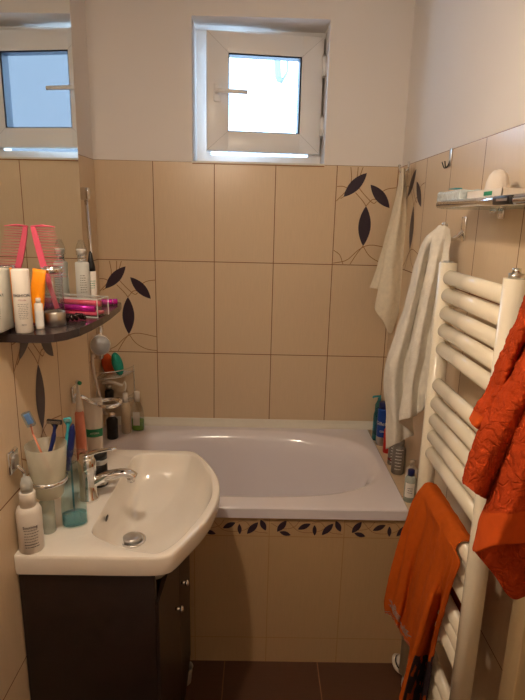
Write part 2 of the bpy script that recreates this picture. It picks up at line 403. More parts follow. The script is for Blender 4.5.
sl = [ring(O, .672, .64, oc), ring(O, .71, .80, oc), ring(O, .745, .92, oc), ring(O, .768, .965, oc), ring(O, .772, .988, oc), ring(O, .785, .998, oc), ring(O, .812, 1, oc), ring(O, .8175, .997, oc), ring(O, .8195, .991, oc), ring(O, .8198, .983, oc)]
def mixr(A, B, t, z): return [Vector((a.x+(b.x-a.x)*t, a.y+(b.y-a.y)*t, z)) for a, b in zip(A, B)]
sl[0] = [Vector((max(v.x, XS+.0012), v.y, v.z)) for v in sl[0]]
sl += [ring(I, .8198, 1.012), ring(I, .8185, 1.0), ring(I, .815, .992), ring(I, .80, .97), ring(I, .775, .92), ring(I, .745, .83), ring(I, .718, .68), ring(I, .704, .5), ring(I, .695, .3), ring(I, .69, .14)]
bs = thing('washbasin', (.3, -1.015, .82), 'white ceramic washbasin with bowed front on the dark cabinet', 'sink')
mb = MB(math.radians(40)); mb.loft(sl, m_cer); mb.build('basin_bowl', bs)
mb = MB(); mb.lathe([(.036, .0), (.036, .004), (.031, .006), (.028, .003)], m_chrome, (.3665, -1.033, .692)); mb.lathe([(.024, .003), (.024, .011), (.018, .014), (.001, .015)], m_steel, (.3665, -1.033, .692)); mb.build('drain_plug', bs)
mb = MB(); mb.ellipsoid((.3195, -1.09, .792), (.002, .013, .007), m_dark); mb.build('overflow_hole', bs)

cab = thing('vanity_cabinet', (.33, -1.015, 0), 'dark wood washbasin cabinet against the left wall', 'cabinet')
mb = MB(); mb.box((XS+.002, -1.28, .0), (.474, -1.262, .766), m_wenge, .001); mb.box((XS+.002, -.768, 0), (.474, -.75, .766), m_wenge, .001); mb.box((XS+.002, -1.262, .06), (.474, -.768, .078), m_wenge); mb.box((XS+.002, -1.262, .078), (XS+.008, -.768, .66), m_wenge); mb.build('body', cab)
for y0, y1, hy in ((-1.279, -1.017, -1.09), (-1.013, -.751, -.985)):
    mb = MB(); n = 10; z0, z1 = .07, .70
    pr = []
    for k in range(n+1):
        y = y0+(y1-y0)*k/n; bow = .007*(1-((y+1.015)/.265)**2); pr.append((.477+.004+bow, y))
    pr += [(.4745, y1), (.4745, y0)]
    mb.loft([[Vector((x, y, z)) for x, y in pr] for z in (z0, z1)], m_wenge, smooth=False)
    dr = mb.build('door', cab)
    xb = .481+.007*(1-((hy+1.015)/.265)**2)
    h = MB(); zc = .528; h.tube([(xb-.004, hy, zc), (xb+.014, hy, zc)], .004, m_chrome); h.lathe([(.001, 0), (.007, .001), (.009, .005), (.006, .01), (.001, .011)], m_chrome, mtx=Matrix.Translation((xb+.011, hy, zc)) @ Matrix.Rotation(PI/2, 4, 'Y')); 
    sub('handle', h, dr)['label'] = 'small chrome knob'

# ------------------------------------------------------------------ faucet
fa = thing('faucet', (.262, -1.045, .82), 'chrome single-lever tap on the washbasin', 'faucet')
mb = MB(); mb.lathe([(.026, 0), (.026, .006), (.021, .01), (.021, .075), (.0225, .08), (.0225, .105), (.016, .118), (.001, .12)], m_chrome, fa.location)
mb.build('body', fa)
mb = MB(); mb.tube(smooth_pts([(.265, -1.04, .857), (.295, -1.035, .874), (.33, -1.03, .884), (.365, -1.027, .883), (.378, -1.026, .874)], 14), [.017]*6+[.0155]*5+[.014]*4, m_chrome, 16, flat=.75)
mb.tube([(.368, -1.027, .878), (.368, -1.027, .862)], .010, m_chrome, 16); mb.build('spout', fa)
mb = MB(); mb.tube(smooth_pts([(.255, -1.045, .937), (.29, -1.04, .95), (.335, -1.034, .956)], 8), [.012, .012, .0115, .011, .0105, .01, .0095, .009, .0085], m_chrome, 14, flat=.4)
mb.tube([(.262, -1.045, .93), (.262, -1.045, .945)], .018, m_chrome, 18); mb.build('lever', fa)

# ------------------------------------------------------------------ mirror + shelf
th = math.radians(1.25)
mi = thing('wall_mirror', (XS+.012, -.715, 1.31), 'large frameless mirror on the left wall above the dark shelf', 'mirror')
mm = Matrix.Translation((.2075, -.808, 0)) @ Matrix.Rotation(-th, 4, 'Z')
mb = MB(); mb.box((-.005, -.6, 1.31), (0, 0, 2.42), mirror_mat(), .0, mm); mb.build('mirror_glass', mi)
mb = MB(); mb.box((XS, -1.36, 1.36), (XS+.006, -.83, 2.38), m_dark); mb.build('backing', mi)
sh = [(XS+.001, -1.262), (.235, -1.262), (.26, -1.2605), (.28, -1.252), (.298, -1.23), (.312, -1.19), (.32, -1.13), (.3245, -1.06), (.3245, -1.0), (.322, -.94), (.319, -.88), (.313, -.838), (.30, -.825), (.27, -.82), (XS+.001, -.82)]
mb = MB(); mb.loft([[Vector((x+dx, y, z)) for x, y in sh] for z, dx in ((1.2825, 0), (1.2995, 0))], m_shelf, smooth=False)
SHZ = 1.2995
tag(mb.build('wall_shelf', origin=(XS, -1.04, 1.29)), 'dark bowed-front shelf under the mirror crowded with toiletries', 'shelf')

# ------------------------------------------------------------------ radiator
rad = thing('towel_radiator', (1.165, -1.12, .2), 'cream white ladder towel radiator on the right wall', 'radiator')
RXP = 1.163
def dpost(y0, y1, zt, zb):
    mb = MB(); n = 14; yc, hw = (y0+y1)/2, abs(y1-y0)/2
    sec = [(RXP-.004-.018*math.sin(PI*k/n), yc-hw*math.cos(PI*k/n)) for k in range(n+1)] + [(RXP+.016, yc+hw), (RXP+.016, yc-hw)]
    mb.loft([[Vector((x, y, z)) for x, y in sec] for z in (zb, zt)], m_cream, smooth=False)
    for f in mb.bm.faces: f.smooth = len(f.verts) == 4
    return mb
dpost(-.968, -.928, 1.437, .2).build('post', rad); dpost(-1.335, -1.297, 1.437, .2).build('post', rad)
zs = [1.402, 1.358, 1.312, 1.268, 1.220, 1.123, 1.073, 1.026, .98, .932, .826, .777, .731, .643, .602, .557, .43, .385, .34]
for z in zs:
    mb = MB(); xc = 1.161
    tl = math.radians(16); ring_ = [(xc+.0125*math.cos(a)*math.cos(tl)-.0178*math.sin(a)*math.sin(tl)*-1, z+.0178*math.sin(a)*math.cos(tl)-.0125*math.cos(a)*math.sin(tl)) for a in [2*PI*k/24 for k in range(24)]]
    mb.loft([[Vector((p[0], y, p[1])) for p in ring_] for y in (-.93, -1.312)], m_cream)
    mb.loft([[Vector((xc+(p[0]-xc)*1.1, y, z+(p[1]-z)*1.1)) for p in ring_] for y in (-.93, -.946)], m_cream)
    mb.build('bar', rad)
for y in (-.948, -1.316):
    for z in (.32, 1.33):
        mb = MB(); mb.tube([(RXP+.01, y, z), (XR, y, z)], .009, m_cream); mb.lathe([(.016, 0), (.016, .006)], m_cream, mtx=Matrix.Translation((XR-.007, y, z)) @ Matrix.Rotation(PI/2, 4, 'Y')); mb.build('wall_bracket', rad)
mb = MB(); mb.tube([(RXP, -1.316, 1.437), (RXP, -1.316, 1.446)], .014, m_steel); mb.tube([(RXP, -1.316, 1.446), (RXP, -1.316, 1.456)], .008, m_chrome); mb.build('vent_plug', rad)
mb = MB(); mb.tube([(RXP, -.948, 1.437), (RXP, -.948, 1.4405)], .012, m_steel); mb.build('vent_plug', rad)
mb = MB(); mb.tube(smooth_pts([(RXP, -1.316, .2), (RXP, -1.316, .14), (RXP+.03, -1.316, .11), (XR, -1.316, .11)], 12), .009, m_white); mb.build('feed_pipe', rad)
mb = MB(); mb.tube(smooth_pts([(RXP, -.948, .2), (RXP, -.948, .14), (RXP+.03, -.948, .11), (XR, -.948, .11)], 12), .009, m_white); mb.build('feed_pipe', rad)

# ------------------------------------------------------------------ cloth
def towel_mat(name, col, sc, st, dist=.002, swirl=0, var=.12):
    m = mat(name, col, .95, var=(60, var)); nt = m.node_tree; b = nt.nodes['Principled BSDF']; b.inputs['Specular IOR Level'].default_value = .12
    tc = [n for n in nt.nodes if n.type == 'TEX_COORD'][0]
    n1 = nd(nt, 'ShaderNodeTexNoise'); n1.inputs['Scale'].default_value = sc; n1.inputs['Detail'].default_value = 4
    nt.links.new(tc.outputs['Object'], n1.inputs['Vector']); h = n1.outputs['Fac']
    if swirl:
        nz = nd(nt, 'ShaderNodeTexNoise'); nz.inputs['Scale'].default_value = 14; nt.links.new(tc.outputs['Object'], nz.inputs['Vector'])
        wv = nd(nt, 'ShaderNodeTexVoronoi', feature='DISTANCE_TO_EDGE'); wv.inputs['Scale'].default_value = swirl
        mx = nd(nt, 'ShaderNodeMix', data_type='VECTOR'); mx.inputs[0].default_value = .16
        nt.links.new(tc.outputs['Object'], mx.inputs[4]); nt.links.new(nz.outputs['Color'], mx.inputs[5]); nt.links.new(mx.outputs[1], wv.inputs['Vector'])
        e = math_n(nt, 'MINIMUM', math_n(nt, 'MULTIPLY', wv.outputs['Distance'], 7), 1.0)
        h = math_n(nt, 'ADD', h, math_n(nt, 'MULTIPLY', e, 1.1))
    bp = nd(nt, 'ShaderNodeBump'); bp.inputs['Strength'].default_value = st; bp.inputs['Distance'].default_value = dist
    nt.links.new(h, bp.inputs['Height']); nt.links.new(bp.outputs[0], b.inputs['Normal'])
    return m
m_tw1 = towel_mat('linen_towel', srgb(236, 225, 202), 350, .5, .0015)
m_tw2 = towel_mat('white_terry', srgb(240, 233, 220), 260, 1.0, .003)
m_or1 = towel_mat('orange_cotton', srgb(194, 88, 24), 380, .6, .0015)
m_or1b = mat('grey_embroidery', srgb(158, 140, 128), .9, bump=(500, .8, .002), var=(160, .3))
m_or1c = mat('dark_embroidery', srgb(52, 34, 40), .9, bump=(500, .8, .002), var=(160, .4))
m_or2 = towel_mat('orange_terry_carved', srgb(182, 66, 26), 420, 1.0, .002, 34, .2)
m_or2h = towel_mat('orange_towel_hem', srgb(196, 80, 28), 500, .4, .001)
def sheet(name, cols_list, mats, nu=90, nv=110, thick=.003, disp=None, matfn=None, origin=None):
    bm = bmesh.new()
    for si, cols in enumerate(cols_list):
        cols = [[Vector(p) for p in c] for c in cols]
        g = []
        for i in range(nu+1):
            u = i/nu; 
            row = []
            for j in range(nv+1):
                v = j/nv; row.append(bm.verts.new(cat_rom([cat_rom(c, v) for c in cols], u)))
            g.append(row)
        for i in range(nu):
            for j in range(nv):
                f = bm.faces.new((g[i][j], g[i+1][j], g[i+1][j+1], g[i][j+1])); f.smooth = True
                if matfn: f.material_index = matfn(si, (i+.5)/nu, (j+.5)/nv)
        if disp:
            bm.normal_update()
            for i in range(nu+1):
                for j in range(nv+1): w_ = g[i][j]; w_.co += w_.normal*disp(si, i/nu, j/nv, w_.co)
    me = bpy.data.meshes.new(name)
    if origin is not None:
        for v in bm.verts: v.co -= Vector(origin)
    bm.to_mesh(me); bm.free()
    for m in mats: me.materials.append(m)
    o = bpy.data.objects.new(name, me); C.objects.link(o)
    if origin is not None: o.location = origin
    md = o.modifiers.new('thickness', 'SOLIDIFY'); md.thickness = thick; md.offset = 0
    return o
def A(lst, y): return [at(p[0], p[1], y=(p[2] if len(p) > 2 else y)) for p in lst]
def crinkle(a, s_): return lambda si, u, v, p: a*noise.noise(Vector((p.x*s_, p.y*s_, p.z*s_*.5)))*min(1, v*6)
# small linen towel in the corner
t1 = [A([(401, 168), (396, 195), (389.5, 222), (382, 250), (376, 270), (370, 288)], -.10),
      A([(402, 168), (399, 195), (393, 222), (387, 250), (382, 272), (377, 289)], -.13),
      A([(403, 168), (402, 195), (397, 222), (392, 250), (388, 275), (386, 292)], -.11),
      A([(402, 168), (399, 195), (392, 225), (386, 250), (380, 280), (374.5, 307)], -.14),
      A([(403.5, 168), (402, 195), (397, 230), (392, 262), (390, 295), (383, 321)], -.17),
      A([(404.5, 168), (404, 195), (402, 230), (400, 262), (398, 300), (391.5, 333)], -.15),
      A([(405, 168), (406, 195), (406, 225), (406, 255), (405.5, 280), (404, 292)], -.14)]
tag(sheet('linen_towel', [t1], [m_tw1], 80, 90, .0025, crinkle(.003, 40), origin=at(403, 168, y=-.12)), 'thin beige towel hanging in the corner behind the white towel', 'towel')
# long white towel
t2 = [A([(437, 228, -.74), (424, 241, -.73), (415.5, 264), (409, 290), (403, 312), (394, 338), (386, 362), (384, 390), (386.5, 415), (386, 449)], -.68),
      A([(439, 226, -.75), (428, 240, -.75), (421, 264), (415, 290), (409, 315), (402, 342), (395, 368), (394, 395), (395, 420), (395, 444)], -.735),
      A([(441, 225, -.76), (433, 240, -.76), (427, 264), (421, 290), (415, 315), (409, 342), (404, 368), (403, 395), (404, 418), (404, 439)], -.70),
      A([(443, 225, -.76), (437, 240, -.76), (432, 264), (427, 290), (421, 315), (416, 342), (412, 368), (411, 395), (412, 415), (413, 434)], -.74),
      A([(442, 226, -.77), (433, 240, -.77), (427, 274), (421, 302), (415, 329), (410, 355), (406, 382), (402, 402), (399.4, 422)], -.79),
      A([(445, 226, -.78), (440, 240, -.78), (434, 274), (428, 302), (422, 329), (418, 355), (413, 382), (411, 400), (409, 418)], -.82),
      A([(447, 227, -.78), (444, 242, -.78), (439, 274), (434, 302), (429, 329), (425, 355), (420, 380), (418, 396), (417, 414)], -.79),
      A([(450, 229, -.78), (450, 243, -.78), (447, 270), (442, 302), (437, 329), (433, 355), (429, 378), (427, 393), (425.5, 407)], -.83)]
tag(sheet('terry_towel', [t2], [m_tw2], 130, 130, .004, crinkle(.004, 30), origin=at(445, 228, y=-.77)), 'long white terry towel hanging from a chrome hook beside the radiator', 'towel')
# orange towel over the lower bars
BX, BZ = 1.161, .826
def over(yb, xf, front):
    zb = .50
    return [Vector((BX+.030, yb, zb)), Vector((BX+.026, yb, .68)), Vector((BX+.022, yb, BZ)), Vector((BX+.012, yb, BZ+.022)), Vector((BX-.010, yb, BZ+.024)), Vector((BX-.024, yb-.002, BZ+.006))] + [at(*f_[:2], x=1.134) if f_[2] is None else at(f_[0], f_[1], y=f_[2]) for f_ in front]
o1 = [over(-.985, 0, [(412, 502, -.985), (404, 525, -.985), (397, 550, -.985), (390, 578, -.985), (386, 600, -.985), (387, 612, -.985)]),
      over(-1.02, 0, [(420, 512, -1.03), (411, 540, -1.03), (405, 568, -1.03), (399, 598, -1.03), (395, 613, -1.03), (395, 622, -1.03)]),
      over(-1.05, 0, [(428, 522, -1.07), (420, 550, -1.06), (413, 580, -1.05), (407, 610, -1.04), (402, 628, -1.04), (401, 634, -1.04)]),
      over(-1.10, 0, [(438, 530, None), (430, 560, -1.14), (422, 590, -1.13), (415, 618, -1.12), (411, 640, -1.12), (409, 650, -1.12)]),
      over(-1.15, 0, [(447, 548, None), (440, 575, -1.2), (430, 605, -1.2), (420, 640, -1.2), (410, 670, -1.2), (401, 706, -1.2)]),
      over(-1.19, 0, [(451, 553, None), (444, 580, None), (440, 610, -1.17), (432, 640, -1.15), (424, 672, -1.14), (414, 712, -1.14)]),
      over(-1.23, 0, [(456, 558, None), (448, 585, None), (440, 612, None), (432, 645, None), (426, 676, None), (419, 715, None)]),
      over(-1.255, 0, [(459, 564, None), (450, 590, None), (443, 615, None), (436, 640, None), (430, 676, None), (424, 716, None)])]
def o1mat(si, u, v):
    def fl(cu, cv, r):
        du, dv = (u-cu), (v-cv)*3.4; d = math.hypot(du, dv); a = math.atan2(dv, du)
        return d < r*(.8+.2*math.cos(7*a)) and noise.noise(Vector((u*95, v*260, 4))) > -.28
    if u < .52 and (fl(.15, .90, .12) or fl(.33, .905, .09)): return 1
    if u < .5 and v > .96 and (int(u*60)+int(v*150)) % 3 == 0: return 1
    if u > .57 and v > .86 and noise.noise(Vector((u*30, v*40, 1))) > -.25: return 2
    return 0
tag(sheet('orange_hand_towel', [o1], [m_or1, m_or1b, m_or1c], 200, 260, .003, lambda si, u, v, p: .0035*max(0, min(1, (v-.48)*5))*(math.sin(u*34+1.5*math.sin(v*5))+.6*math.sin(u*71+v*4))*(1-.5*u)+.002*noise.noise(p*40), o1mat, origin=(BX, -1.12, BZ)), 'flat orange towel with grey embroidery draped over the lower radiator bars', 'towel')
# big orange bath towel, nearest to the camera
Y = -1.43
def col(l, y): return A(l, y)
o2 = [[*col([(540, 262), (525, 300), (512, 331), (500, 358), (489, 386), (478, 405), (470.5, 419)], -1.39)],
      [*col([(548, 262), (534, 300), (522, 335), (511, 362), (500, 392), (488, 415), (475, 427)], -1.44)],
      [*col([(556, 262), (542, 300), (532, 338), (521, 368), (510, 398), (498, 418), (487, 430)], -1.39)],
      [*col([(558, 262), (546, 300), (531, 338), (514, 370), (496, 400), (480, 432), (464, 476)], -1.44)],
      [*col([(562, 262), (552, 300), (540, 345), (526, 385), (508, 420), (488, 455), (471, 489)], -1.49)],
      [*col([(570, 262), (562, 300), (552, 345), (538, 385), (521, 425), (503, 462), (484, 498)], -1.47)],
      [*col([(578, 262), (570, 300), (556, 345), (542, 385), (524, 425), (507, 462), (492, 500)], -1.41)],
      [*col([(580, 262), (568, 300), (550, 350), (532, 390), (513, 430), (489, 500), (473, 549)], -1.47)],
      [*col([(590, 262), (580, 300), (566, 350), (550, 400), (534, 450), (512, 505), (496, 545)], -1.53)],
      [*col([(600, 262), (592, 300), (584, 350), (572, 400), (556, 450), (538, 500), (528, 541)], -1.50)],
      [*col([(612, 262), (606, 300), (600, 350), (592, 400), (584, 450), (575, 500), (570, 538)], -1.54)]]
o2b = [[*col([(520, 420), (500, 470), (484, 515), (474, 551)], -1.43)], [*col([(535, 420), (520, 480), (508, 540), (494, 575)], -1.42)], [*col([(550, 420), (535, 480), (524, 545), (512.5, 598)], -1.44)], [*col([(570, 420), (560, 480), (545, 540), (533, 592)], -1.41)], [*col([(590, 420), (585, 480), (575, 540), (565, 588)], -1.43)]]
def o2mat(si, u, v):
    if si == 1: return 1 if v < .1 else 0
    if u > .58: return 1 if v > .86 else 0
    if u < .22: return 1 if v > .88-.0*u and u < .2 else 0
    return 0
def o2disp(si, u, v, p):
    a = noise.voronoi(Vector((p.x*36, p.y*36, p.z*36)))[0]; e = min(1, (a[1]-a[0])*3)
    flat = o2mat(si, u, v) == 1
    return (0 if flat else .0022*(e-.5)+.0012*noise.noise(p*220)) + .004*noise.noise(p*22)
bt = thing('bath_towel', at(560, 262, y=-1.42), 'thick carved orange terry towel hanging at the right edge, nearest the camera', 'towel')
o = sheet('towel_front', [o2], [m_or2, m_or2h], 240, 200, .006, o2disp, o2mat, origin=bt.location); o.parent = bt; o.location = (0, 0, 0)
o = sheet('towel_back_layer', [o2b], [m_or2, m_or2h], 70, 70, .005, lambda si, u, v, p: .003*noise.noise(p*30), lambda *a: 0, origin=bt.location); o.parent = bt; o.location = (0, 0, 0)
o['label'] = 'shaded inner layer of the towel'

# ------------------------------------------------------------------ hooks
def hook(base, label, s_=1, m=m_chrome):
    h = thing('towel_hook', base, label, 'hook', 'wall hooks on the right wall')
    mb = MB(); x, y, z = base; mb.box((x-.004*s_, y-.011*s_, z-.022*s_), (x, y+.011*s_, z+.022*s_), m, .0015); mb.build('plate', h)
    mb = MB(); mb.tube(smooth_pts([(x-.002, y, z-.004*s_), (x-.018*s_, y, z-.018*s_), (x-.034*s_, y, z-.016*s_), (x-.038*s_, y, z+.004*s_)], 14), .004*s_, m); mb.ellipsoid((x-.038*s_, y, z+.006*s_), (.006*s_,)*3, m); mb.build('prong', h)
    return h
hook((XR, -.12, 1.735), 'chrome hook in the corner carrying the beige towel')
hook((XR, -.768, 1.517), 'chrome wall hook carrying the white towel above the radiator', 1.5)
h3 = thing('towel_hook', (XR, -.592, 1.72), 'thin silver hook alone on the tiles above the glass shelf', 'hook', 'wall hooks on the right wall')
mb = MB(); mb.box((XR-.003, -.602, 1.698), (XR, -.582, 1.75), m_steel, .001); mb.build('plate', h3)
mb = MB()
for dy in (-.006, .01): mb.tube(smooth_pts([(XR-.002, -.592, 1.715), (XR-.006, -.592+dy*.3, 1.70), (XR-.014, -.592+dy*.8, 1.694), (XR-.02, -.592+dy*1.6, 1.712)], 10), .0017, m_dark)
mb.build('prong', h3)
hp = at(556, 262, y=-1.43)
h4 = thing('towel_hook', (XR, hp.y, hp.z+.02), 'chrome hook just outside the right edge carrying the thick orange towel', 'hook', 'wall hooks on the right wall')
mb = MB(); mb.box((XR+.025, hp.y-.015, hp.z-.01), (XR+.03, hp.y+.015, hp.z+.05), m_chrome, .001); mb.build('plate', h4)
mb = MB(); mb.tube(smooth_pts([(XR+.026, hp.y, hp.z+.015), (XR-.02, hp.y, hp.z+.005), (hp.x, hp.y, hp.z), (hp.x-.012, hp.y, hp.z+.02)], 10), .004, m_chrome); mb.build('prong', h4)
# ------------------------------------------------------------------ toiletries: materials
m_pink = mat('pink_plastic', srgb(212, 84, 108), .35)
m_mag = mat('magenta_metallic', srgb(206, 40, 160), .25, .5)
m_orange = mat('orange_plastic', srgb(250, 150, 20), .4, bump=(120, .4, .002), var=(80, .12))
m_red = mat('red_plastic', srgb(200, 38, 30), .3)
m_blue = mat('deep_blue_can', srgb(22, 70, 160), .3, .2)
m_navy = mat('navy_plastic', srgb(22, 34, 96), .35)
m_bris = mat('blue_bristles', srgb(120, 165, 210), .7)
m_teal = mat('teal_plastic', srgb(60, 170, 180), .35)
m_sponge_t = mat('teal_sponge', srgb(40, 150, 128), .9, bump=(200, .8, .003), var=(150, .15))
m_sponge_o = mat('orange_sponge', srgb(220, 92, 40), .9, bump=(200, .8, .003), var=(150, .15))
m_tealb = glass_mat('teal_translucent', (.25, .68, .80, 1), .08)
m_frost = mat('frosted_plastic', srgb(232, 232, 226), .4, trans=.5, ior=1.1)
m_salmon = mat('salmon_plastic', srgb(226, 140, 112), .35)
def semi_mat(name, col, fac):
    m = mat(name, col, .35, var=(20, .02)); nt = m.node_tree; t = nd(nt, 'ShaderNodeBsdfTransparent'); t.inputs[0].default_value = (.96, .97, .95, 1)
    mx = nd(nt, 'ShaderNodeMixShader'); mx.inputs[0].default_value = fac
    nt.links.new(t.outputs[0], mx.inputs[1]); nt.links.new(nt.nodes['Principled BSDF'].outputs[0], mx.inputs[2]); nt.links.new(mx.outputs[0], nt.nodes['Material Output'].inputs[0]); return m
m_greens = semi_mat('green_liquid', srgb(120, 190, 40), .6)
m_aquas = semi_mat('aqua_liquid', srgb(50, 160, 172), .5)
m_cupp = semi_mat('translucent_plastic', srgb(226, 218, 198), .38)
m_blueg = glass_mat('tinted_clear_plastic', (.78, .92, .93, 1), .12)
m_cream2 = mat('cream_bottle', srgb(226, 204, 170), .3, trans=.15)
m_lab = mat('white_label', srgb(232, 228, 222), .5)
m_labg = mat('green_label', srgb(30, 138, 96), .5)
m_ink = mat('dark_ink', srgb(60, 52, 60), .6)
m_inkr = mat('red_ink', srgb(150, 40, 60), .6)
m_grey = mat('grey_can', srgb(128, 120, 112), .35, .3)
m_maroon = mat('maroon_band', srgb(120, 36, 40), .4)
m_beads = mat('dark_beads', srgb(44, 26, 24), .15, .4, var=(200, .6))
m_blister = mat('blister_wrap', srgb(222, 232, 232), .2, trans=.2, bump=(90, 1, .006), var=(120, .2))
m_liqg = semi_mat('pale_gel', srgb(200, 210, 200), .5)
def bottle(name, loc, label, cat, prof, m, cap=None, capm=None, sx=1, sy=1, parts=(), group=None, shell='body', n=28, rot=0):
    """prof / cap: (radius, height) pairs above loc"""
    t = thing(name, loc, label, cat, group); R0 = Matrix.Translation(Vector(loc)) @ Matrix.Rotation(rot, 4, 'Z')
    mb = MB(); mb.lathe(prof, m, sx=sx, sy=sy, mtx=R0, n=n); mb.build(shell, t)
    if cap: mb = MB(); mb.lathe(cap, capm or m_white, mtx=R0, sx=sx if cap[0][0] > .012 else 1, sy=sy if cap[0][0] > .012 else 1); mb.build('cap', t)
    return t
def part(name, mb, t): return mb.build(name, t)
def band(t, r, z0, z1, m, name='label_band', a0=0, a1=2*PI, sx=1, sy=1, k=32):
    """printed band a hair proud of a round body"""
    L = t.location; mb = MB(); full = abs(a1-a0) > 6.2; nn = k
    for i in range(nn):
        b0, b1 = a0+(a1-a0)*i/nn, a0+(a1-a0)*(i+1)/nn
        mb.poly([(L.x+r*sx*math.cos(b), L.y+r*sy*math.sin(b), L.z+z) for b, z in ((b0, z0), (b1, z0), (b1, z1), (b0, z1))], m)
    return mb.build(name, t)
def facing(x, y):            # angle on a round body that looks at the middle of the room's near end
    return math.atan2(CAM.y-y, CAM.x-x)
def zt(px, py, p): return at(px, py, y=p.y).z - p.z
def can_text(t, body, size, m, z, r, name='lettering'):
    L = t.location; a = facing(L.x, L.y)
    return text(body, size, m, (L.x+r*math.cos(a), L.y+r*math.sin(a), L.z+z), (1, 0, 0), (0, 0, 1), t, name, bend=(L.x, L.y, r))
def lines(t, z0, n, dz, wd, r, m=None, name='small_print'):
    """rows of tiny print as short raised dashes"""
    L = t.location; a = facing(L.x, L.y); mb = MB(); rnd = random.Random(int(z0*1e4)+n)
    for i in range(n):
        z = z0-i*dz; x = -wd/2*rnd.uniform(.75, 1)
        while x < wd/2*rnd.uniform(.7, 1):
            l = rnd.uniform(.002, .005); b0, b1 = a+x/r, a+(x+l)/r
            mb.poly([(L.x+r*math.cos(b), L.y+r*math.sin(b), L.z+zz) for b, zz in ((b0, z), (b1, z), (b1, z+dz*.28), (b0, z+dz*.28))], m or m_ink); x += l+.0012
    return mb.build(name, t)

# ------------------------------------------------------------------ on the dark shelf
p = Vector((.2175, -1.239, SHZ))
h = zt(23.5, 269, p)
t = bottle('spray_can', p, 'white cylindrical spray can with dark lettering at the near end of the dark shelf', 'can', [(.0155, 0), (.0168, .002), (.0168, h-.002), (.0158, h)], m_white)
can_text(t, 'FASHION.', .0078, m_ink, h*.60, .0171); can_text(t, 'STYLE GEL', .003, m_inkr, h*.53, .0171)
lines(t, h*.46, 9, .0036, .019, .0171, m_grey); can_text(t, '300 ml', .0032, m_ink, h*.14, .0171)
# orange pouch leaning by the mirror
t = thing('sachet_pouch', (.222, -1.192, SHZ), 'orange crinkled pouch leaning behind the white spray can', 'pouch')
mb = MB(); Rr = Matrix.Translation((.2185, -1.187, SHZ+.003)) @ Matrix.Rotation(math.radians(8), 4, 'Y') @ Matrix.Rotation(math.radians(-10), 4, 'Z')
mb.loft([[Vector((w_*math.copysign(abs(math.cos(a))**.6, math.cos(a)), d_*math.sin(a), z)) for a in [2*PI*k/20 for k in range(20)]] for z, w_, d_ in ((0, .014, .004), (.006, .0145, .009), (.05, .0145, .0115), (.09, .0148, .009), (.112, .0148, .003), (.12, .015, .001))], m_orange, mtx=Rr)
mb.build('pouch_body', t)
mb = MB(); mb.box((-.0152, -.0095, .002), (.0152, .0095, .009), m_maroon, .002, Rr); mb.build('foot_band', t)
# little white tube
p = Vector((.2345, -1.203, SHZ)); h = zt(41, 298, p)
t = bottle('cream_tube', p, 'narrow white tube standing between spray can and steel-footed beaker', 'tube', [(.008, 0), (.0085, .002), (.0085, h*.8), (.006, h*.84)], m_white, [(.005, h*.84), (.005, h*.98), (.004, h)], m_white)
band(t, .0087, h*.1, h*.6, m_lab)
# beaker with chrome rim and steel foot
p = Vector((.2495, -1.158, SHZ)); hb = zt(54, 267, p)
t = thing('beaker', p, 'clear beaker with chrome rim and steel foot holding the pink comb', 'cup')
mb = MB(); mb.lathe([(.0215, .027), (.0215, hb-.01), (.0205, hb-.01), (.0205, .027)], m_clear, p, 36); part('glass_wall', mb, t)
mb = MB(); mb.lathe([(.0215, 0), (.0228, .002), (.0228, .028), (.0215, .03), (.019, .03), (.019, .008)], m_steel, p, 36); part('steel_foot', mb, t)
mb = MB(); mb.lathe([(.0225, hb-.012), (.0225, hb), (.0205, hb), (.0205, hb-.012), (.0225, hb-.012)], m_chrome, p, 36, cap=False); part('chrome_rim', mb, t)
# pink comb, leaning out of the beaker against the mirror
t = thing('comb', p+Vector((.002, 0, .012)), 'pink wide comb standing in the steel-footed beaker', 'comb')
mb = MB(); c0 = [at(x, y, y=-1.158+d_) for x, y, d_ in ((55.5, 309, .0), (51, 294, .006), (46, 280, .012), (41, 266, .016), (37, 252, .019), (33.5, 238, .021), (31, 226, .022))]
c0 = smooth_pts(c0, 22); wl = [.0085+.004*math.sin(PI*min(1, max(0, (k-4)/18))) for k in range(23)]
rings = []
for k, q in enumerate(c0):
    dn = (c0[min(k+1, 22)]-c0[max(k-1, 0)]).normalized(); sd = Vector((0, 1, 0)).cross(dn).normalized()
    if sd.x < 0: sd = -sd
    rings.append([q-sd*.001+Vector((0, -.0018, 0)), q+sd*wl[k]+Vector((0, -.0014, 0)), q+sd*wl[k]+Vector((0, .0014, 0)), q-sd*.001+Vector((0, .0018, 0))])
mb.loft(rings, m_pink, smooth=False); part('spine', mb, t)
mb = MB(); n_ = 19
for k in range(n_):
    f = (8.2+13.6*k/(n_-1))/22; q = cat_rom(c0, f); L = .047-.006*abs(f-.72)*2
    mb.tube([q+Vector((.004, 0, 0)), q+Vector((.004+L, 0, .0008))], [.0011, .0005], m_pink, 6)
tp = c0[-1]; mb.tube([tp+Vector((0, 0, -.001)), tp+Vector((.022, 0, .002)), tp+Vector((.050, 0, -.001))], [.002, .0018, .0012], m_pink, 8)
o = part('teeth', mb, t); o['kind'] = 'stuff'
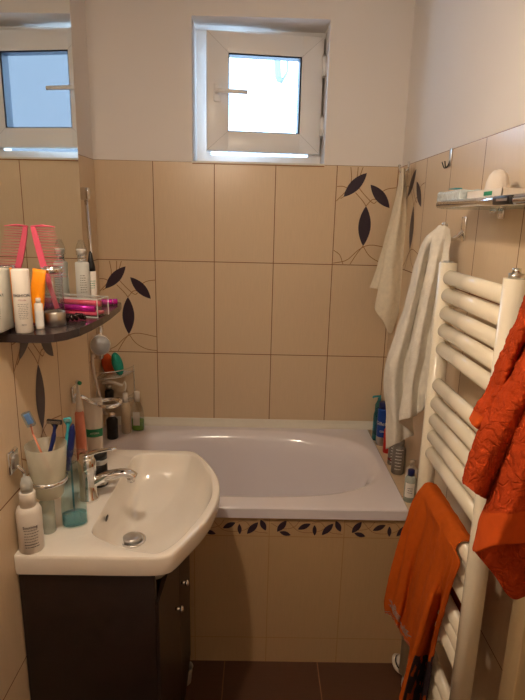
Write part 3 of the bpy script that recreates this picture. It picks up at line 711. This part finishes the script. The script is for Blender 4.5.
# clear box with pink compact
t = thing('clear_box', (.26, -1.03, SHZ), 'clear plastic box with a pink item lying on the dark shelf', 'box')
Rr = Matrix.Translation((.262, -1.03, SHZ)) @ Matrix.Rotation(math.radians(-14), 4, 'Z')
mb = MB(); mb.box((-.062, -.026, 0), (.062, .026, .044), m_clear, .002, Rr); part('box_shell', mb, t)
mb = MB()
for a, b in (((-.062, -.0265, .041), (.062, -.0245, .0445)), ((-.062, .0245, .041), (.062, .0265, .0445)), ((.0605, -.026, 0), (.0625, -.024, .044)), ((.0605, .024, 0), (.0625, .026, .044)), ((.0605, -.026, .0425), (.0625, .026, .0445)), ((-.062, -.0265, 0), (.062, -.0245, .002))): mb.box(a, b, m_frost, 0, Rr)
part('box_edges', mb, t)
mb = MB(); mb.box((-.055, -.019, .003), (.054, .02, .010), m_pink, .002, Rr); mb.tube([Rr @ Vector((-.054, -.008, .018)), Rr @ Vector((.045, -.010, .018))], .0085, m_mag, 16); mb.tube([Rr @ Vector((-.054, .008, .028)), Rr @ Vector((.05, .010, .028))], .007, m_pink, 16)
part('pink_contents', mb, t)
# dark beaded hair tie
t = thing('hair_tie', (.274, -1.103, SHZ), 'dark beaded hair tie in front of the clear box', 'hair accessory')
mb = MB(); rnd = random.Random(3)
for k in range(34):
    a = 2*PI*k/34*2.02; rr = .016+.005*math.sin(3*a)+rnd.uniform(-.002, .002)
    mb.ellipsoid((.270+rr*1.25*math.cos(a), -1.108+rr*.75*math.sin(a), SHZ+.0048+rnd.uniform(0, .009)), (.0045,)*3, m_beads, seg=8)
part('beads', mb, t)
# magenta tube
t = thing('lipstick_tube', (.297, -.885, SHZ), 'shiny magenta tube lying at the far tip of the dark shelf', 'tube')
a, b = Vector((.274, -.888, SHZ+.0082)), Vector((.311, -.872, SHZ+.0082)); mb = MB(); mb.tube([a, b], .008, m_mag, 20); part('barrel', mb, t)
mb = MB(); mb.tube([b-(b-a).normalized()*.0135, b-(b-a).normalized()*.0125], .0082, m_chrome, 20); part('ring', mb, t)
# serum bottle with chrome-ringed pump, black-capped tube
p = at(82, 265, x=.233); p.z = SHZ; h = zt(82, 262, p); h2 = zt(82, 240, p)
t = bottle('serum_bottle', p, 'frosted pink-white serum bottle with clear domed cap beside the mirror', 'bottle', [(.0165, 0), (.0175, .002), (.0175, h-.003), (.0155, h)], m_frost)
mb = MB()
for z in (h+.001, h+.011): mb.lathe([(.0105, 0), (.0105, .007)], m_chrome, p+Vector((0, 0, z)))
part('neck_rings', mb, t)
mb = MB(); mb.lathe([(.0075, h+.018), (.0095, h+.024), (.012, h+.03), (.012, h+.033)], m_white, p); part('pump_head', mb, t)
mb = MB(); mb.lathe([(.0135, h+.018), (.0135, h+.034), (.011, h+.042), (.006, h2+.0), (.0005, h2+.001)], m_clear, p); part('dome_cap', mb, t)
lines(t, h*.7, 8, .006, .016, .0178, m_grey)
p = Vector((.2445, -.868, SHZ)); h = zt(92, 271, p); h2 = zt(92, 251, p)
t = bottle('cream_tube', p, 'white tube with tall black conical cap beyond the serum bottle', 'tube', [(.012, 0), (.0125, .002), (.0115, h)], m_white, [(.0115, h), (.0105, h+.012), (.004, h2-.006), (.0015, h2)], m_dark)
lines(t, h*.7, 4, .006, .014, .0128, m_labg)

# ------------------------------------------------------------------ on the washbasin deck
DK = .8195
p = Vector((.2035, -1.262, DK)); h = zt(27, 505, p); h1 = zt(27, 492, p); h2 = zt(27, 478, p)
t = bottle('lotion_bottle', p, 'white lotion bottle at the near corner of the washbasin', 'bottle', [(.024, 0), (.0262, .003), (.0262, h-.012), (.0225, h-.003), (.0175, h)], m_white, [(.017, h), (.017, h1), (.0155, h1+.002)], m_white)
mb = MB(); mb.lathe([(.012, h1+.002), (.0125, h1+.02), (.009, h2), (.004, h2+.002)], m_frost, p); part('pump_top', mb, t)
can_text(t, 'Soothing', .0085, m_ink, h*.62, .0265); lines(t, h*.54, 7, .0066, .03, .0265, m_grey); lines(t, h*.22, 2, .006, .03, .0265, m_ink)
p = Vector((.2155, -1.195, DK)); h = .085
t = bottle('gel_bottle', p, 'small clear gel bottle behind the white lotion bottle under the frosted cup', 'bottle', [(.015, 0), (.0165, .002), (.0165, h-.01), (.009, h)], m_liqg, [(.009, h), (.009, h+.012)], m_white)
# blue mouthwash-style dispenser, flat oval
p = Vector((.266, -1.165, DK)); h = zt(74, 462, p)
Rr = Matrix.Translation(p) @ Matrix.Rotation(math.radians(20), 4, 'Z')
t = thing('soap_dispenser', p, 'clear soap dispenser with turquoise liquid on the washbasin before the tap', 'bottle')
mb = MB(); mb.lathe([(.027, 0), (.0285, .003), (.0285, .05), (.026, .095), (.0215, h-.012), (.016, h-.002), (.0125, h)], m_blueg, sy=.62, mtx=Rr, n=36); part('bottle_shell', mb, t)
mb = MB(); mb.lathe([(.025, .0025), (.0268, .005), (.0268, .032)], m_aquas, sy=.58, mtx=Rr, n=36); part('liquid', mb, t)
mb = MB(); mb.lathe([(.012, h), (.012, h+.014), (.006, h+.016), (.005, h+.024), (.009, h+.025), (.009, h+.032)], m_clear, mtx=Rr); mb.tube([Rr @ Vector((0, 0, h+.028)), Rr @ Vector((.03, -.004, h+.026)), Rr @ Vector((.034, -.004, h+.02))], .004, m_clear); mb.tube([Rr @ Vector((0, 0, h)), Rr @ Vector((0, 0, .01))], .0022, m_tealb); part('pump', mb, t)
# chrome holder with frosted cup
pc = Vector((.2255, -1.2, .915))
rh = thing('tumbler_holder', (XS, -1.262, 1.028), 'chrome wall holder carrying the frosted toothbrush cup', 'holder')
mb = MB(); mb.box((XS, -1.283, 1.002), (XS+.009, -1.24, 1.052), m_chrome, .004); mb.box((XS+.006, -1.272, 1.012), (XS+.014, -1.252, 1.04), m_steel, .003); mb.build('wall_plate', rh)
mb = MB(); mb.tube(smooth_pts([(XS+.01, -1.262, 1.018), (XS+.022, -1.258, 1.0), (XS+.02, -1.25, .975), (.197, -1.238, .958)], 12), .0045, m_chrome); mb.torus((pc.x, pc.y, .9555), .0405, .0035, m_chrome, sz=1.5); mb.build('ring', rh)
t = thing('toothbrush_cup', pc, 'frosted plastic cup full of brushes and razors in the near chrome holder', 'cup')
mb = MB(); mb.lathe([(.0285, 0), (.0305, .003), (.0375, .05), (.0445, .123), (.0425, .123), (.0355, .05), (.0285, .006)], m_cupp, pc, 40); mb.build('cup_body', t)
# toothbrushes and razors
def stick(name, label, cat, p0, p1, r, m):
    t = thing(name, p0, label, cat); mb = MB(); d = p1-p0
    mb.tube([p0, p0+d*.3, p0+d*.6, p1], r, m, 10, flat=.7); part('handle', mb, t); return t, d.normalized()
a, b = at(52, 476, y=-1.195), at(33, 434, y=-1.215)
t, d_ = stick('toothbrush', 'salmon-stemmed toothbrush with translucent blue head cap in the frosted cup', 'toothbrush', a, b, [.0035, .004, .003, .0022], m_salmon)
mb = MB(); q = at(28.5, 419, y=-1.22); Rr = Matrix.Translation(q) @ Matrix.Rotation(math.radians(-22), 4, 'Y'); mb.box((-.0095, -.006, -.0175), (.0095, .006, .0165), glass_mat('blue_cap', (.72, .86, 1, 1), .14), .003, Rr); part('head_cover', mb, t)
mb = MB(); mb.tube([b, q+Vector((0, 0, .01))], .002, m_salmon); mb.box((-.006, -.002, -.012), (.006, .0045, .012), m_bris, .001, Rr); part('bristle_head', mb, t)
def razor(name, label, p0, p1, hw, m, mh, tilt):
    t = thing(name, p0, label, 'razor'); mb = MB(); mb.tube(smooth_pts([p0, p0.lerp(p1, .5)+Vector((.002, 0, 0)), p1], 10), [.0045]*4+[.005]*3+[.0035]*4, m, 10); part('handle', mb, t)
    Rr = Matrix.Translation(p1+Vector((0, -.002, .006))) @ Matrix.Rotation(tilt, 4, 'Y')
    mb = MB(); mb.box((-hw, -.004, -.005), (hw, .004, .005), mh, .0015, Rr)
    for k in range(3): mb.box((-hw*.9, -.0046, -.003+k*.0025), (hw*.9, -.0036, -.0022+k*.0025), m_chrome, 0, Rr)
    part('blade_head', mb, t)
    mb = MB(); mb.tube([p1+Vector((0, 0, -.012)), p1+Vector((-.007, -.001, .003))], .0025, mh, 8); mb.tube([p1+Vector((0, 0, -.012)), p1+Vector((.007, -.001, .003))], .0025, mh, 8); part('neck', mb, t)
razor('razor', 'black three-blade razor standing in the frosted cup', at(50, 452, y=-1.2), at(55, 424, y=-1.19), .0165, m_navy, m_dark, math.radians(4))
razor('razor', 'razor with turquoise head and blue handle beside the black razor', at(65, 455, y=-1.17), at(68, 422, y=-1.16), .0085, m_teal, m_teal, math.radians(-10))
t = thing('toothbrush', at(71, 460, y=-1.13), 'stubby dark blue brush handle at the right rim of the frosted cup', 'toothbrush')
mb = MB(); mb.tube(smooth_pts([at(68, 470, y=-1.17), at(70, 450, y=-1.165), at(72, 430, y=-1.16), at(73, 424, y=-1.16)], 10), [.006]*3+[.0085]*4+[.006, .005, .003, .002], m_navy, 12); part('handle', mb, t)
# electric toothbrush
p = Vector((at(82, 455, y=-.905).x, -.905, DK)); hh = zt(80, 411, p); ht = zt(79, 380, p)
p.x = max(p.x, XS+.018)
t = thing('electric_toothbrush', p, 'salmon electric toothbrush with white head standing behind the tap', 'toothbrush')
mb = MB(); mb.lathe([(.0115, 0), (.0135, .004), (.0145, hh*.5), (.0125, hh-.006), (.009, hh)], m_salmon, p); part('grip', mb, t)
mb = MB(); mb.lathe([(.009, hh), (.0095, hh+.01), (.005, hh+(ht-hh)*.6), (.0035, ht-.012), (.0035, ht-.002)], m_white, p); part('brush_neck', mb, t)
mb = MB(); mb.tube([p+Vector((0, 0, ht-.006)), p+Vector((.006, -.006, ht-.006))], .0065, m_white, 14); mb.tube([p+Vector((.006, -.006, ht-.006)), p+Vector((.010, -.010, ht-.006))], .0055, m_labg, 14); part('brush_head', mb, t)
# white tube with green band
p = Vector((at(95, 440, y=-.83).x, -.83, DK)); h = zt(95, 398, p)
t = thing('cream_tube', p, 'large white squeeze tube with a green band behind the tap', 'tube')
mb = MB(); a = facing(p.x, p.y)+PI/2
Rr = Matrix.Translation(p) @ Matrix.Rotation(a, 4, 'Z')
rings = [[Vector((w_*math.cos(b), d_*math.sin(b), z)) for b in [2*PI*k/28 for k in range(28)]] for z, w_, d_ in ((.018, .020, .0175), (.03, .0215, .0175), (h*.5, .0235, .013), (h-.01, .0265, .003), (h, .027, .0012))]
mb.loft(rings, m_white, mtx=Rr); part('tube_body', mb, t)
mb = MB(); mb.lathe([(.018, 0), (.019, .002), (.019, .02)], m_white, mtx=Rr); part('screw_cap', mb, t)
for z0, z1, m_, nm in ((h*.42, h*.54, m_labg, 'green_band'),):
    mb = MB()
    for k in range(14, 28):
        def pt(k_, z):
            b = 2*PI*k_/28; f = (z-.03)/(h*.5-.03) if z < h*.5 else 1
            w_, d_ = .0215+.002*f, .0175-.0045*f
            return Rr @ Vector((w_*math.cos(b)*1.012, d_*math.sin(b)*1.03, z))
        if 15 <= k < 27: mb.poly([pt(k, z0), pt(k+1, z0), pt(k+1, z1), pt(k, z1)], m_)
    part(nm, mb, t)
n_ = Vector((CAM.x-p.x, CAM.y-p.y, 0)).normalized(); 
text('HYDRA', .0075, m_lab, p+n_*.0152+Vector((0, 0, h*.48)), (-n_.y, n_.x, 0), (0, 0, 1), t)
# striped jar behind tap
p = Vector((.268, -.968, DK)); h = zt(98, 452, p)
t = bottle('jar', p, 'black and silver banded jar right behind the tap', 'jar', [(.021, 0), (.0225, .002), (.0225, h-.014)], m_dark, [(.0228, h-.014), (.0228, h-.001), (.021, h)], m_dark)
for z0, z1 in ((.008, .02), (.026, .04), (h-.03, h-.017)): band(t, .0229, z0, z1, m_steel, 'silver_band')
# second chrome holder, empty ring
t = thing('tumbler_holder', (XS, -.868, 1.045), 'empty chrome ring holder on the left wall above the white squeeze tube', 'holder')
mb = MB(); mb.box((XS, -.888, 1.02), (XS+.009, -.848, 1.068), m_chrome, .004); mb.build('wall_plate', t)
q = at(109, 403, y=-.83)
mb = MB(); mb.tube(smooth_pts([(XS+.008, -.868, 1.04), (XS+.03, -.865, 1.03), (XS+.05, -.85, 1.012), (q.x-.036, q.y-.004, q.z)], 12), .006, m_chrome); mb.torus(q, .031, .0065, m_chrome, sz=.8); mb.build('ring', t)

# ------------------------------------------------------------------ corner of the bath
RIM = .6127
cx, cy = XL+.004, -.004
t = thing('corner_rack', (cx, cy, .70), 'two-tier chrome wire rack in the left corner over the bath', 'rack')
for z in (.86, .735):
    mb = MB(); r_ = .13
    arc = [(cx+r_*math.cos(-PI/2*k/12), cy-abs(r_*math.sin(PI/2*k/12)), z) for k in range(13)]
    for dz in (0, .028): mb.tube([(x, y, z_+dz) for x, y, z_ in arc], .0025, m_chrome, 8)
    mb.tube([(cx, cy, z), arc[0]], .0025, m_chrome, 8); mb.tube([(cx, cy, z), arc[-1]], .0025, m_chrome, 8)
    for k in range(1, 9):
        yy = cy-r_*k/9; mb.tube([(cx, yy, z), (cx+math.sqrt(max(r_**2-(r_*k/9)**2, 0)), yy, z)], .0015, m_chrome, 6)
    part('wire_shelf', mb, t)
for ux, uy, ua, ub in ((cx+.002, cy-.002, .72, .93), (cx+.13, cy, .735, .888), (cx, cy-.13, .735, .888)): part('upright', MB().tube([(ux, uy, ua), (ux, uy, ub)], .0022, m_chrome), t)
def lump(name, px, py, y, rad, m, label, cat, tilt=0):
    q = at(px, py, y=y); mb = MB(); mb.ellipsoid(q, rad, m, Matrix.Rotation(tilt, 4, 'Y'))
    for v in mb.bm.verts:
        d = v.co-q; k = max(abs(d.x/rad[0]), abs(d.z/rad[2])); v.co = q+d*(1+.0*k)+Vector((0, 0, .001*noise.noise(v.co*60)))
    return tag(mb.build(name, origin=q), label, cat)
lump('bath_sponge', 117.5, 364, -.075, (.023, .02, .052), m_sponge_t, 'teal oval sponge on the chrome corner rack', 'sponge', math.radians(-14))
lump('bath_sponge', 108, 364, -.032, (.027, .018, .05), m_sponge_o, 'orange sponge tucked behind the teal one', 'sponge', math.radians(-10))
q = at(114, 385, y=-.09)
t = tag(MB().tube(smooth_pts([q+Vector((-.045, .0, .008)), q+Vector((-.02, -.01, .016)), q+Vector((.01, -.01, .012)), q+Vector((.034, 0, 0)), q+Vector((.046, 0, .016)), q+Vector((.05, 0, -.008)), q+Vector((.044, 0, -.03))], 18), [.012]*6+[.01]*4+[.004]*9, m_white, 10, flat=.6).build('scrub_brush', origin=q), 'whitish scrubbing brush with looped cord below the sponges', 'brush')
p = Vector((.045, -.05, .7385))
bottle('dark_bottle', p, 'black bottle with silver collar on the lower tier of the corner rack', 'bottle', [(.017, 0), (.019, .002), (.019, .045), (.01, .052)], m_dark, [(.011, .052), (.011, .07)], m_steel)
p = Vector((.085, -.17, RIM)); h = zt(110, 417, p)
t = bottle('dark_bottle', p, 'dark blue-black bottle standing on the left rim of the bath under the rack', 'bottle', [(.021, 0), (.0235, .003), (.0235, h-.01), (.014, h)], m_dark, [(.014, h), (.014, h+.022)], m_chrome)
p = Vector((.128, -.105, RIM)); h = zt(124, 402, p); h2 = zt(124, 393, p)
bottle('shampoo_bottle', p, 'cream-coloured bottle with white cap left of the green bottle on the bath rim', 'bottle', [(.019, 0), (.021, .003), (.021, h-.03), (.018, h-.012), (.0105, h)], m_cream2, [(.0105, h), (.0105, h2)], m_white)
p = Vector((.172, -.078, RIM)); h = zt(137, 401, p); h2 = zt(137, 391.5, p)
t = thing('shampoo_bottle', p, 'clear bottle of green liquid with white cap on the bath rim', 'bottle')
Rr = Matrix.Translation(p)
mb = MB(); mb.lathe([(.026, 0), (.028, .003), (.028, h-.055), (.024, h-.03), (.014, h-.01), (.0115, h)], m_clear, sy=.6, mtx=Rr, n=36); part('bottle_shell', mb, t)
mb = MB(); mb.lathe([(.0245, .003), (.0262, .005), (.0262, .052)], m_greens, sy=.56, mtx=Rr, n=36); part('liquid', mb, t)
mb = MB(); mb.lathe([(.0115, h), (.012, h2-.001), (.011, h2)], m_white, mtx=Rr); part('cap', mb, t)
mb = MB(); mb.box((-.0165, -.0182, .028), (.0125, -.0172, h-.045), m_lab, 0, Rr); part('label', mb, t)
for k in range(7): pass
# shower rail, hand shower and hose
r0, r1 = Vector((XL+.035, -.238, 1.605)), Vector((XL+.035, -.165, 1.02))
t = thing('shower_rail', r0, 'slim chrome shower rail on the left alcove wall', 'shower rail')
mb = MB(); mb.tube([r0, r1+Vector((0, 0, -.05))], .007, m_chrome); part('rail', mb, t)
for q in (r0, r1+Vector((0, 0, -.04))):
    mb = MB(); mb.tube([(XL, q.y, q.z), (q.x, q.y, q.z)], .009, m_chrome); mb.box((XL+.018, q.y-.013, q.z-.022), (XL+.048, q.y+.013, q.z+.022), m_chrome, .004); part('bracket', mb, t)
hc = at(100, 345, y=-.27)
t = thing('hand_shower', hc, 'round chrome hand shower with speckled face hanging on its rail below the shelf', 'shower head')
nrm = (CAM-hc).normalized(); nrm = (nrm+Vector((.1, 0, -.12))).normalized()
Rr = Matrix.Translation(hc) @ nrm.to_track_quat('Z', 'Y').to_matrix().to_4x4()
m_sface = mat('shower_face_grey', srgb(196, 200, 204), .35, .3)
mb = MB(); mb.lathe([(.001, -.018), (.02, -.016), (.039, -.006), (.042, 0), (.041, .004), (.038, .005)], m_chrome, mtx=Rr, n=40); part('head', mb, t)
mb = MB(); mb.lathe([(.0375, .0045), (.037, .0062), (.001, .0065)], m_sface, mtx=Rr, n=40)
for rr, n in ((.031, 26), (.024, 20), (.017, 14), (.010, 8)):
    for k in range(n): mb.ellipsoid(Rr @ Vector((rr*math.cos(2*PI*k/n), rr*math.sin(2*PI*k/n), .0066)), (.0014,)*3, m_navy, seg=6)
part('spray_face', mb, t)
mb = MB(); mb.tube(smooth_pts([hc+Vector((-.002, .012, .03)), hc+Vector((-.004, .03, .055)), Vector((XL+.05, -.2, hc.z+.075))], 8), .011, m_chrome); mb.build('holder_arm', t)
mb = MB(); mb.tube(smooth_pts([hc+Vector((-.028, .01, -.02)), at(92.5, 362, y=-.25), at(95, 378, y=-.22), at(99, 393, y=-.2), at(104, 412, y=-.12), (.06, -.03, .66)], 26), .0065, m_white, 12); mb.build('hose', t)

# ------------------------------------------------------------------ ledge at the right of the bath
LZ = .6005
def led(px, py): q = at(px, py, z=LZ); q.x = min(max(q.x, 1.212), 1.246); return q
def ledp(px, yy, x): return Vector((x, yy, LZ))
p = Vector((1.215, -.105, LZ)); h = zt(373.5, 408, p)
t = thing('pump_bottle', p, 'translucent teal pump bottle at the far end of the tiled ledge', 'bottle')
mb = MB(); mb.lathe([(.013, 0), (.015, .003), (.015, h-.03), (.009, h-.008), (.008, h)], m_tealb, p, sy=1.2); part('bottle_shell', mb, t)
p = Vector((1.236, -.04, LZ)); h2 = zt(380, 396, p)
t = thing('pump_bottle', p, 'blue pump bottle with sideways spout behind the blue can on the ledge', 'bottle')
mb = MB(); mb.lathe([(.015, 0), (.017, .003), (.017, h2-.04), (.008, h2-.02), (.007, h2-.01)], m_tealb, p); part('bottle_shell', mb, t)
mb = MB(); mb.tube([p+Vector((0, 0, h2-.02)), p+Vector((0, 0, h2))], .006, m_teal); mb.tube([p+Vector((.004, 0, h2)), p+Vector((-.028, -.01, h2)), p+Vector((-.032, -.011, h2-.006))], .0045, m_teal); part('pump', mb, t)
p = Vector((1.231, -.15, LZ)); h = zt(381, 402, p)
t = bottle('shaving_foam_can', p, 'deep blue shaving can with white lettering at the far end of the ledge', 'can', [(.0225, 0), (.0235, .002), (.0235, h*.22), (.0235, h*.82), (.019, h*.87)], m_blue, [(.02, h*.86), (.0205, h*.985), (.018, h)], m_navy)
band(t, .0237, .002, h*.2, m_steel, 'foot_band'); can_text(t, 'Gillette', .022, m_lab, h*.52, .0238); can_text(t, 'GEL', .012, m_lab, h*.34, .0238)
p = Vector((1.236, -.235, LZ)); h = zt(385, 424, p)
t = bottle('spray_can', p, 'slim red can next to the blue shaving can on the ledge', 'can', [(.016, 0), (.0175, .002), (.0175, h*.8), (.012, h*.86)], m_red, [(.0125, h*.86), (.0125, h)], m_red)
p = Vector((1.2325, -.345, LZ)); h = zt(390, 440, p)
t = bottle('deodorant_can', p, 'silver deodorant can with maroon lettering on the ledge', 'can', [(.018, 0), (.0195, .002), (.0195, h*.8), (.015, h*.87)], m_grey, [(.0155, h*.87), (.0155, h)], m_steel)
lines(t, h*.72, 6, .012, .02, .0198, m_lab, 'white_print'); band(t, .0197, h*.2, h*.3, m_maroon, 'maroon_band')
p = Vector((1.234, -.42, LZ)); h = zt(399, 440, p)
t = bottle('shower_gel_bottle', p, 'tall grey bottle with white print beside the deodorant can on the ledge', 'bottle', [(.0225, 0), (.0245, .003), (.0245, h-.035), (.018, h-.02)], m_grey, [(.018, h-.02), (.018, h)], m_grey)
lines(t, h*.75, 7, .013, .026, .0248, m_lab, 'white_print')
p = Vector((1.2215, -.63, LZ)); h = zt(407, 475, p)
t = bottle('contact_lens_bottle', p, 'small clear bottle with purple-blue cap at the near end of the ledge', 'bottle', [(.0175, 0), (.019, .002), (.019, h-.012), (.011, h)], m_liqg, [(.0115, h), (.0115, h+.019), (.0105, h+.02)], m_navy)
band(t, .0192, h*.2, h*.75, m_lab, 'label', facing(p.x, p.y)-.9, facing(p.x, p.y)+.9, k=12); lines(t, h*.55, 3, .008, .016, .0195)
p = Vector((1.2405, -.575, LZ)); h = zt(413, 466, p)
t = bottle('lotion_bottle', p, 'white bottle with white cap behind the purple-capped bottle on the ledge', 'bottle', [(.019, 0), (.021, .003), (.021, h-.014), (.009, h)], m_white, [(.0085, h), (.0085, h+.022)], m_white)
p = Vector((1.243, -.672, LZ)); mb = MB(); mb.lathe([(.008, 0), (.011, .002), (.011, .009), (.006, .013)], m_white, p); mb.ellipsoid(p+Vector((.0, -.004, .013)), (.004, .004, .003), m_orange, seg=10)
tag(mb.build('bottle_stopper', origin=p), 'tiny white and orange stopper at the near end of the ledge', 'stopper')

# ------------------------------------------------------------------ glass shelf with its things
gs = thing('glass_shelf', (XR, -1.14, 1.57), 'glass wall shelf with chrome front rail above the radiator', 'shelf')
gx = 1.14
mb = MB(); mb.box((gx, -1.53, 1.566), (XR-.006, -.915, 1.572), glass_mat('shelf_glass', (.86, .92, .9, 1), .08), .001); part('glass_plate', mb, gs)
mb = MB(); mb.tube([(gx-.002, -.915, 1.5765), (gx-.002, -1.53, 1.5765)], .0095, m_chrome, 20); mb.ellipsoid((gx-.002, -.915, 1.5765), (.0095, .006, .0095), m_chrome); part('front_rail', mb, gs)
for y in (-1.0, -1.46):
    mb = MB(); mb.tube([(XR-.03, y, 1.5615), (XR, y, 1.5615)], .0045, m_chrome, 12); mb.box((XR-.006, y-.014, 1.545), (XR, y+.014, 1.582), m_chrome, .002); part('bracket', mb, gs)
mb = MB(); mb.box((gx-.016, -1.335, 1.568), (gx+.006, -1.262, 1.5845), m_dark, .003); mb.box((gx-.0165, -1.325, 1.5745), (gx-.0155, -1.28, 1.579), m_steel, 0); part('rail_clip', mb, gs)
GZ = 1.5725
t = thing('tissue_pack', (1.165, -.93, GZ), 'crinkled clear-wrapped pack at the far end of the glass shelf', 'packet')
mb = MB(); bm_ = mb.bm; mb.box((1.143, -1.03, GZ+.006), (1.205, -.868, GZ+.036), m_blister, .006, seg=3)
bmesh.ops.subdivide_edges(bm_, edges=bm_.edges[:], cuts=3, use_grid_fill=True)
for v in bm_.verts: v.co += Vector((noise.noise(v.co*70), noise.noise(v.co*65+Vector((3, 1, 2))), .6*noise.noise(v.co*80)))*.004
part('wrapper', mb, t)
mb = MB(); mb.box((1.155, -.965, GZ+.0405), (1.172, -.92, GZ+.0425), m_teal, 0); part('printed_patch', mb, t)
t = thing('soap_box', (1.19, -1.07, GZ), 'open white tray box with green sticker on the glass shelf', 'box')
mb = MB(); Z0, Z1 = GZ+.001, GZ+.029
for lo, hi in (((1.152, -1.235, Z0), (1.24, -1.055, Z0+.002)), ((1.152, -1.235, Z0), (1.154, -1.055, Z1)), ((1.238, -1.235, Z0), (1.24, -1.055, Z1)), ((1.152, -1.235, Z0), (1.24, -1.233, Z1)), ((1.152, -1.057, Z0), (1.24, -1.055, Z1))): mb.box(lo, hi, m_white)
part('tray', mb, t)
mb = MB(); mb.box((1.1512, -1.19, Z1-.012), (1.1519, -1.15, Z1-.004), m_labg); part('green_sticker', mb, t)
m_paper = mat('soft_paper', srgb(226, 216, 206), .9, bump=(150, .5, .002))
q = Vector((1.205, -1.085, GZ+.004)); mb = MB(); mb.lathe([(.001, .072), (.010, .070), (.019, .060), (.024, .045), (.0265, .025), (.027, 0)], m_paper, q, 32)
tag(mb.build('cotton_puff', origin=q), 'white domed cotton puff standing in the tray box on the glass shelf', 'cotton puff')

# ------------------------------------------------------------------ floor things
q = Vector((1.2085, -.745, 0))
t = thing('floor_scale_foot', q, 'white rounded fitting with dark groove on the floor by the bath panel', 'fitting')
t.name = 'pipe_rosette'
Rr = Matrix.Translation(q+Vector((-.006, .0, .032))) @ Matrix.Rotation(math.radians(38), 4, 'Y') @ Matrix.Rotation(math.radians(20), 4, 'X')
mb = MB(); mb.lathe([(.001, -.0), (.03, .001), (.034, .006), (.031, .012), (.028, .013)], m_white, mtx=Rr, n=32); part('lower_ring', mb, t)
mb = MB(); mb.lathe([(.027, .013), (.026, .017)], m_dark, mtx=Rr, n=32); part('groove', mb, t)
mb = MB(); mb.lathe([(.025, .017), (.024, .024), (.016, .029), (.001, .03)], m_white, mtx=Rr, n=32); part('upper_disc', mb, t)
q = at(188, 680, z=0); q = Vector((.458, -.80, 0))
t = thing('toilet_brush', q, 'white curved plastic edge peeping out behind the dark cabinet on the floor', 'bucket')
t.name = 'small_bucket'
mb = MB(); mb.lathe([(.026, 0), (.03, .003), (.036, .06), (.038, .064), (.035, .064), (.028, .006)], m_white, (.458, -.80, 0.0), 32, sy=.8); part('bucket_body', mb, t)
# ------------------------------------------------------------------ lights
LP = Vector((.42, -1.68, 2.03))
lamp = thing('wall_lamp', (XS, LP.y, LP.z+.05), 'shaded lamp on an arm on the left wall, above the picture', 'lamp')
mb = MB(); mb.lathe([(.04, 0), (.04, .012), (.01, .02)], m_chrome, mtx=Matrix.Translation((XS, LP.y, LP.z+.09)) @ Matrix.Rotation(PI/2, 4, 'Y')); mb.tube([(XS+.01, LP.y, LP.z+.09), (LP.x, LP.y, LP.z+.09)], .008, m_chrome); mb.build('arm', lamp)
mb = MB(); mb.lathe([(.018, .10), (.03, .09), (.085, .0), (.083, .0), (.028, .088), (.016, .097)], m_white, LP, 40); mb.build('shade', lamp)
m_bulb = emit_mat('bulb', (1, .83, .64, 1), 420)
mb = MB(); mb.ellipsoid(LP+Vector((0, 0, -.016)), (.03, .03, .034), m_bulb); mb.build('bulb', lamp)
w_ = bpy.data.worlds.new('sky'); bpy.context.scene.world = w_; w_.use_nodes = True; nt = w_.node_tree
bg = nt.nodes['Background']; bg.inputs[1].default_value = 6.5; bg.inputs[0].default_value = (.45, .70, 1, 1)
sc = bpy.context.scene
sc.view_settings.view_transform = 'Standard'; sc.view_settings.look = 'None'; sc.view_settings.exposure = .46; sc.view_settings.gamma = 1; sc.view_settings.use_curve_mapping = False
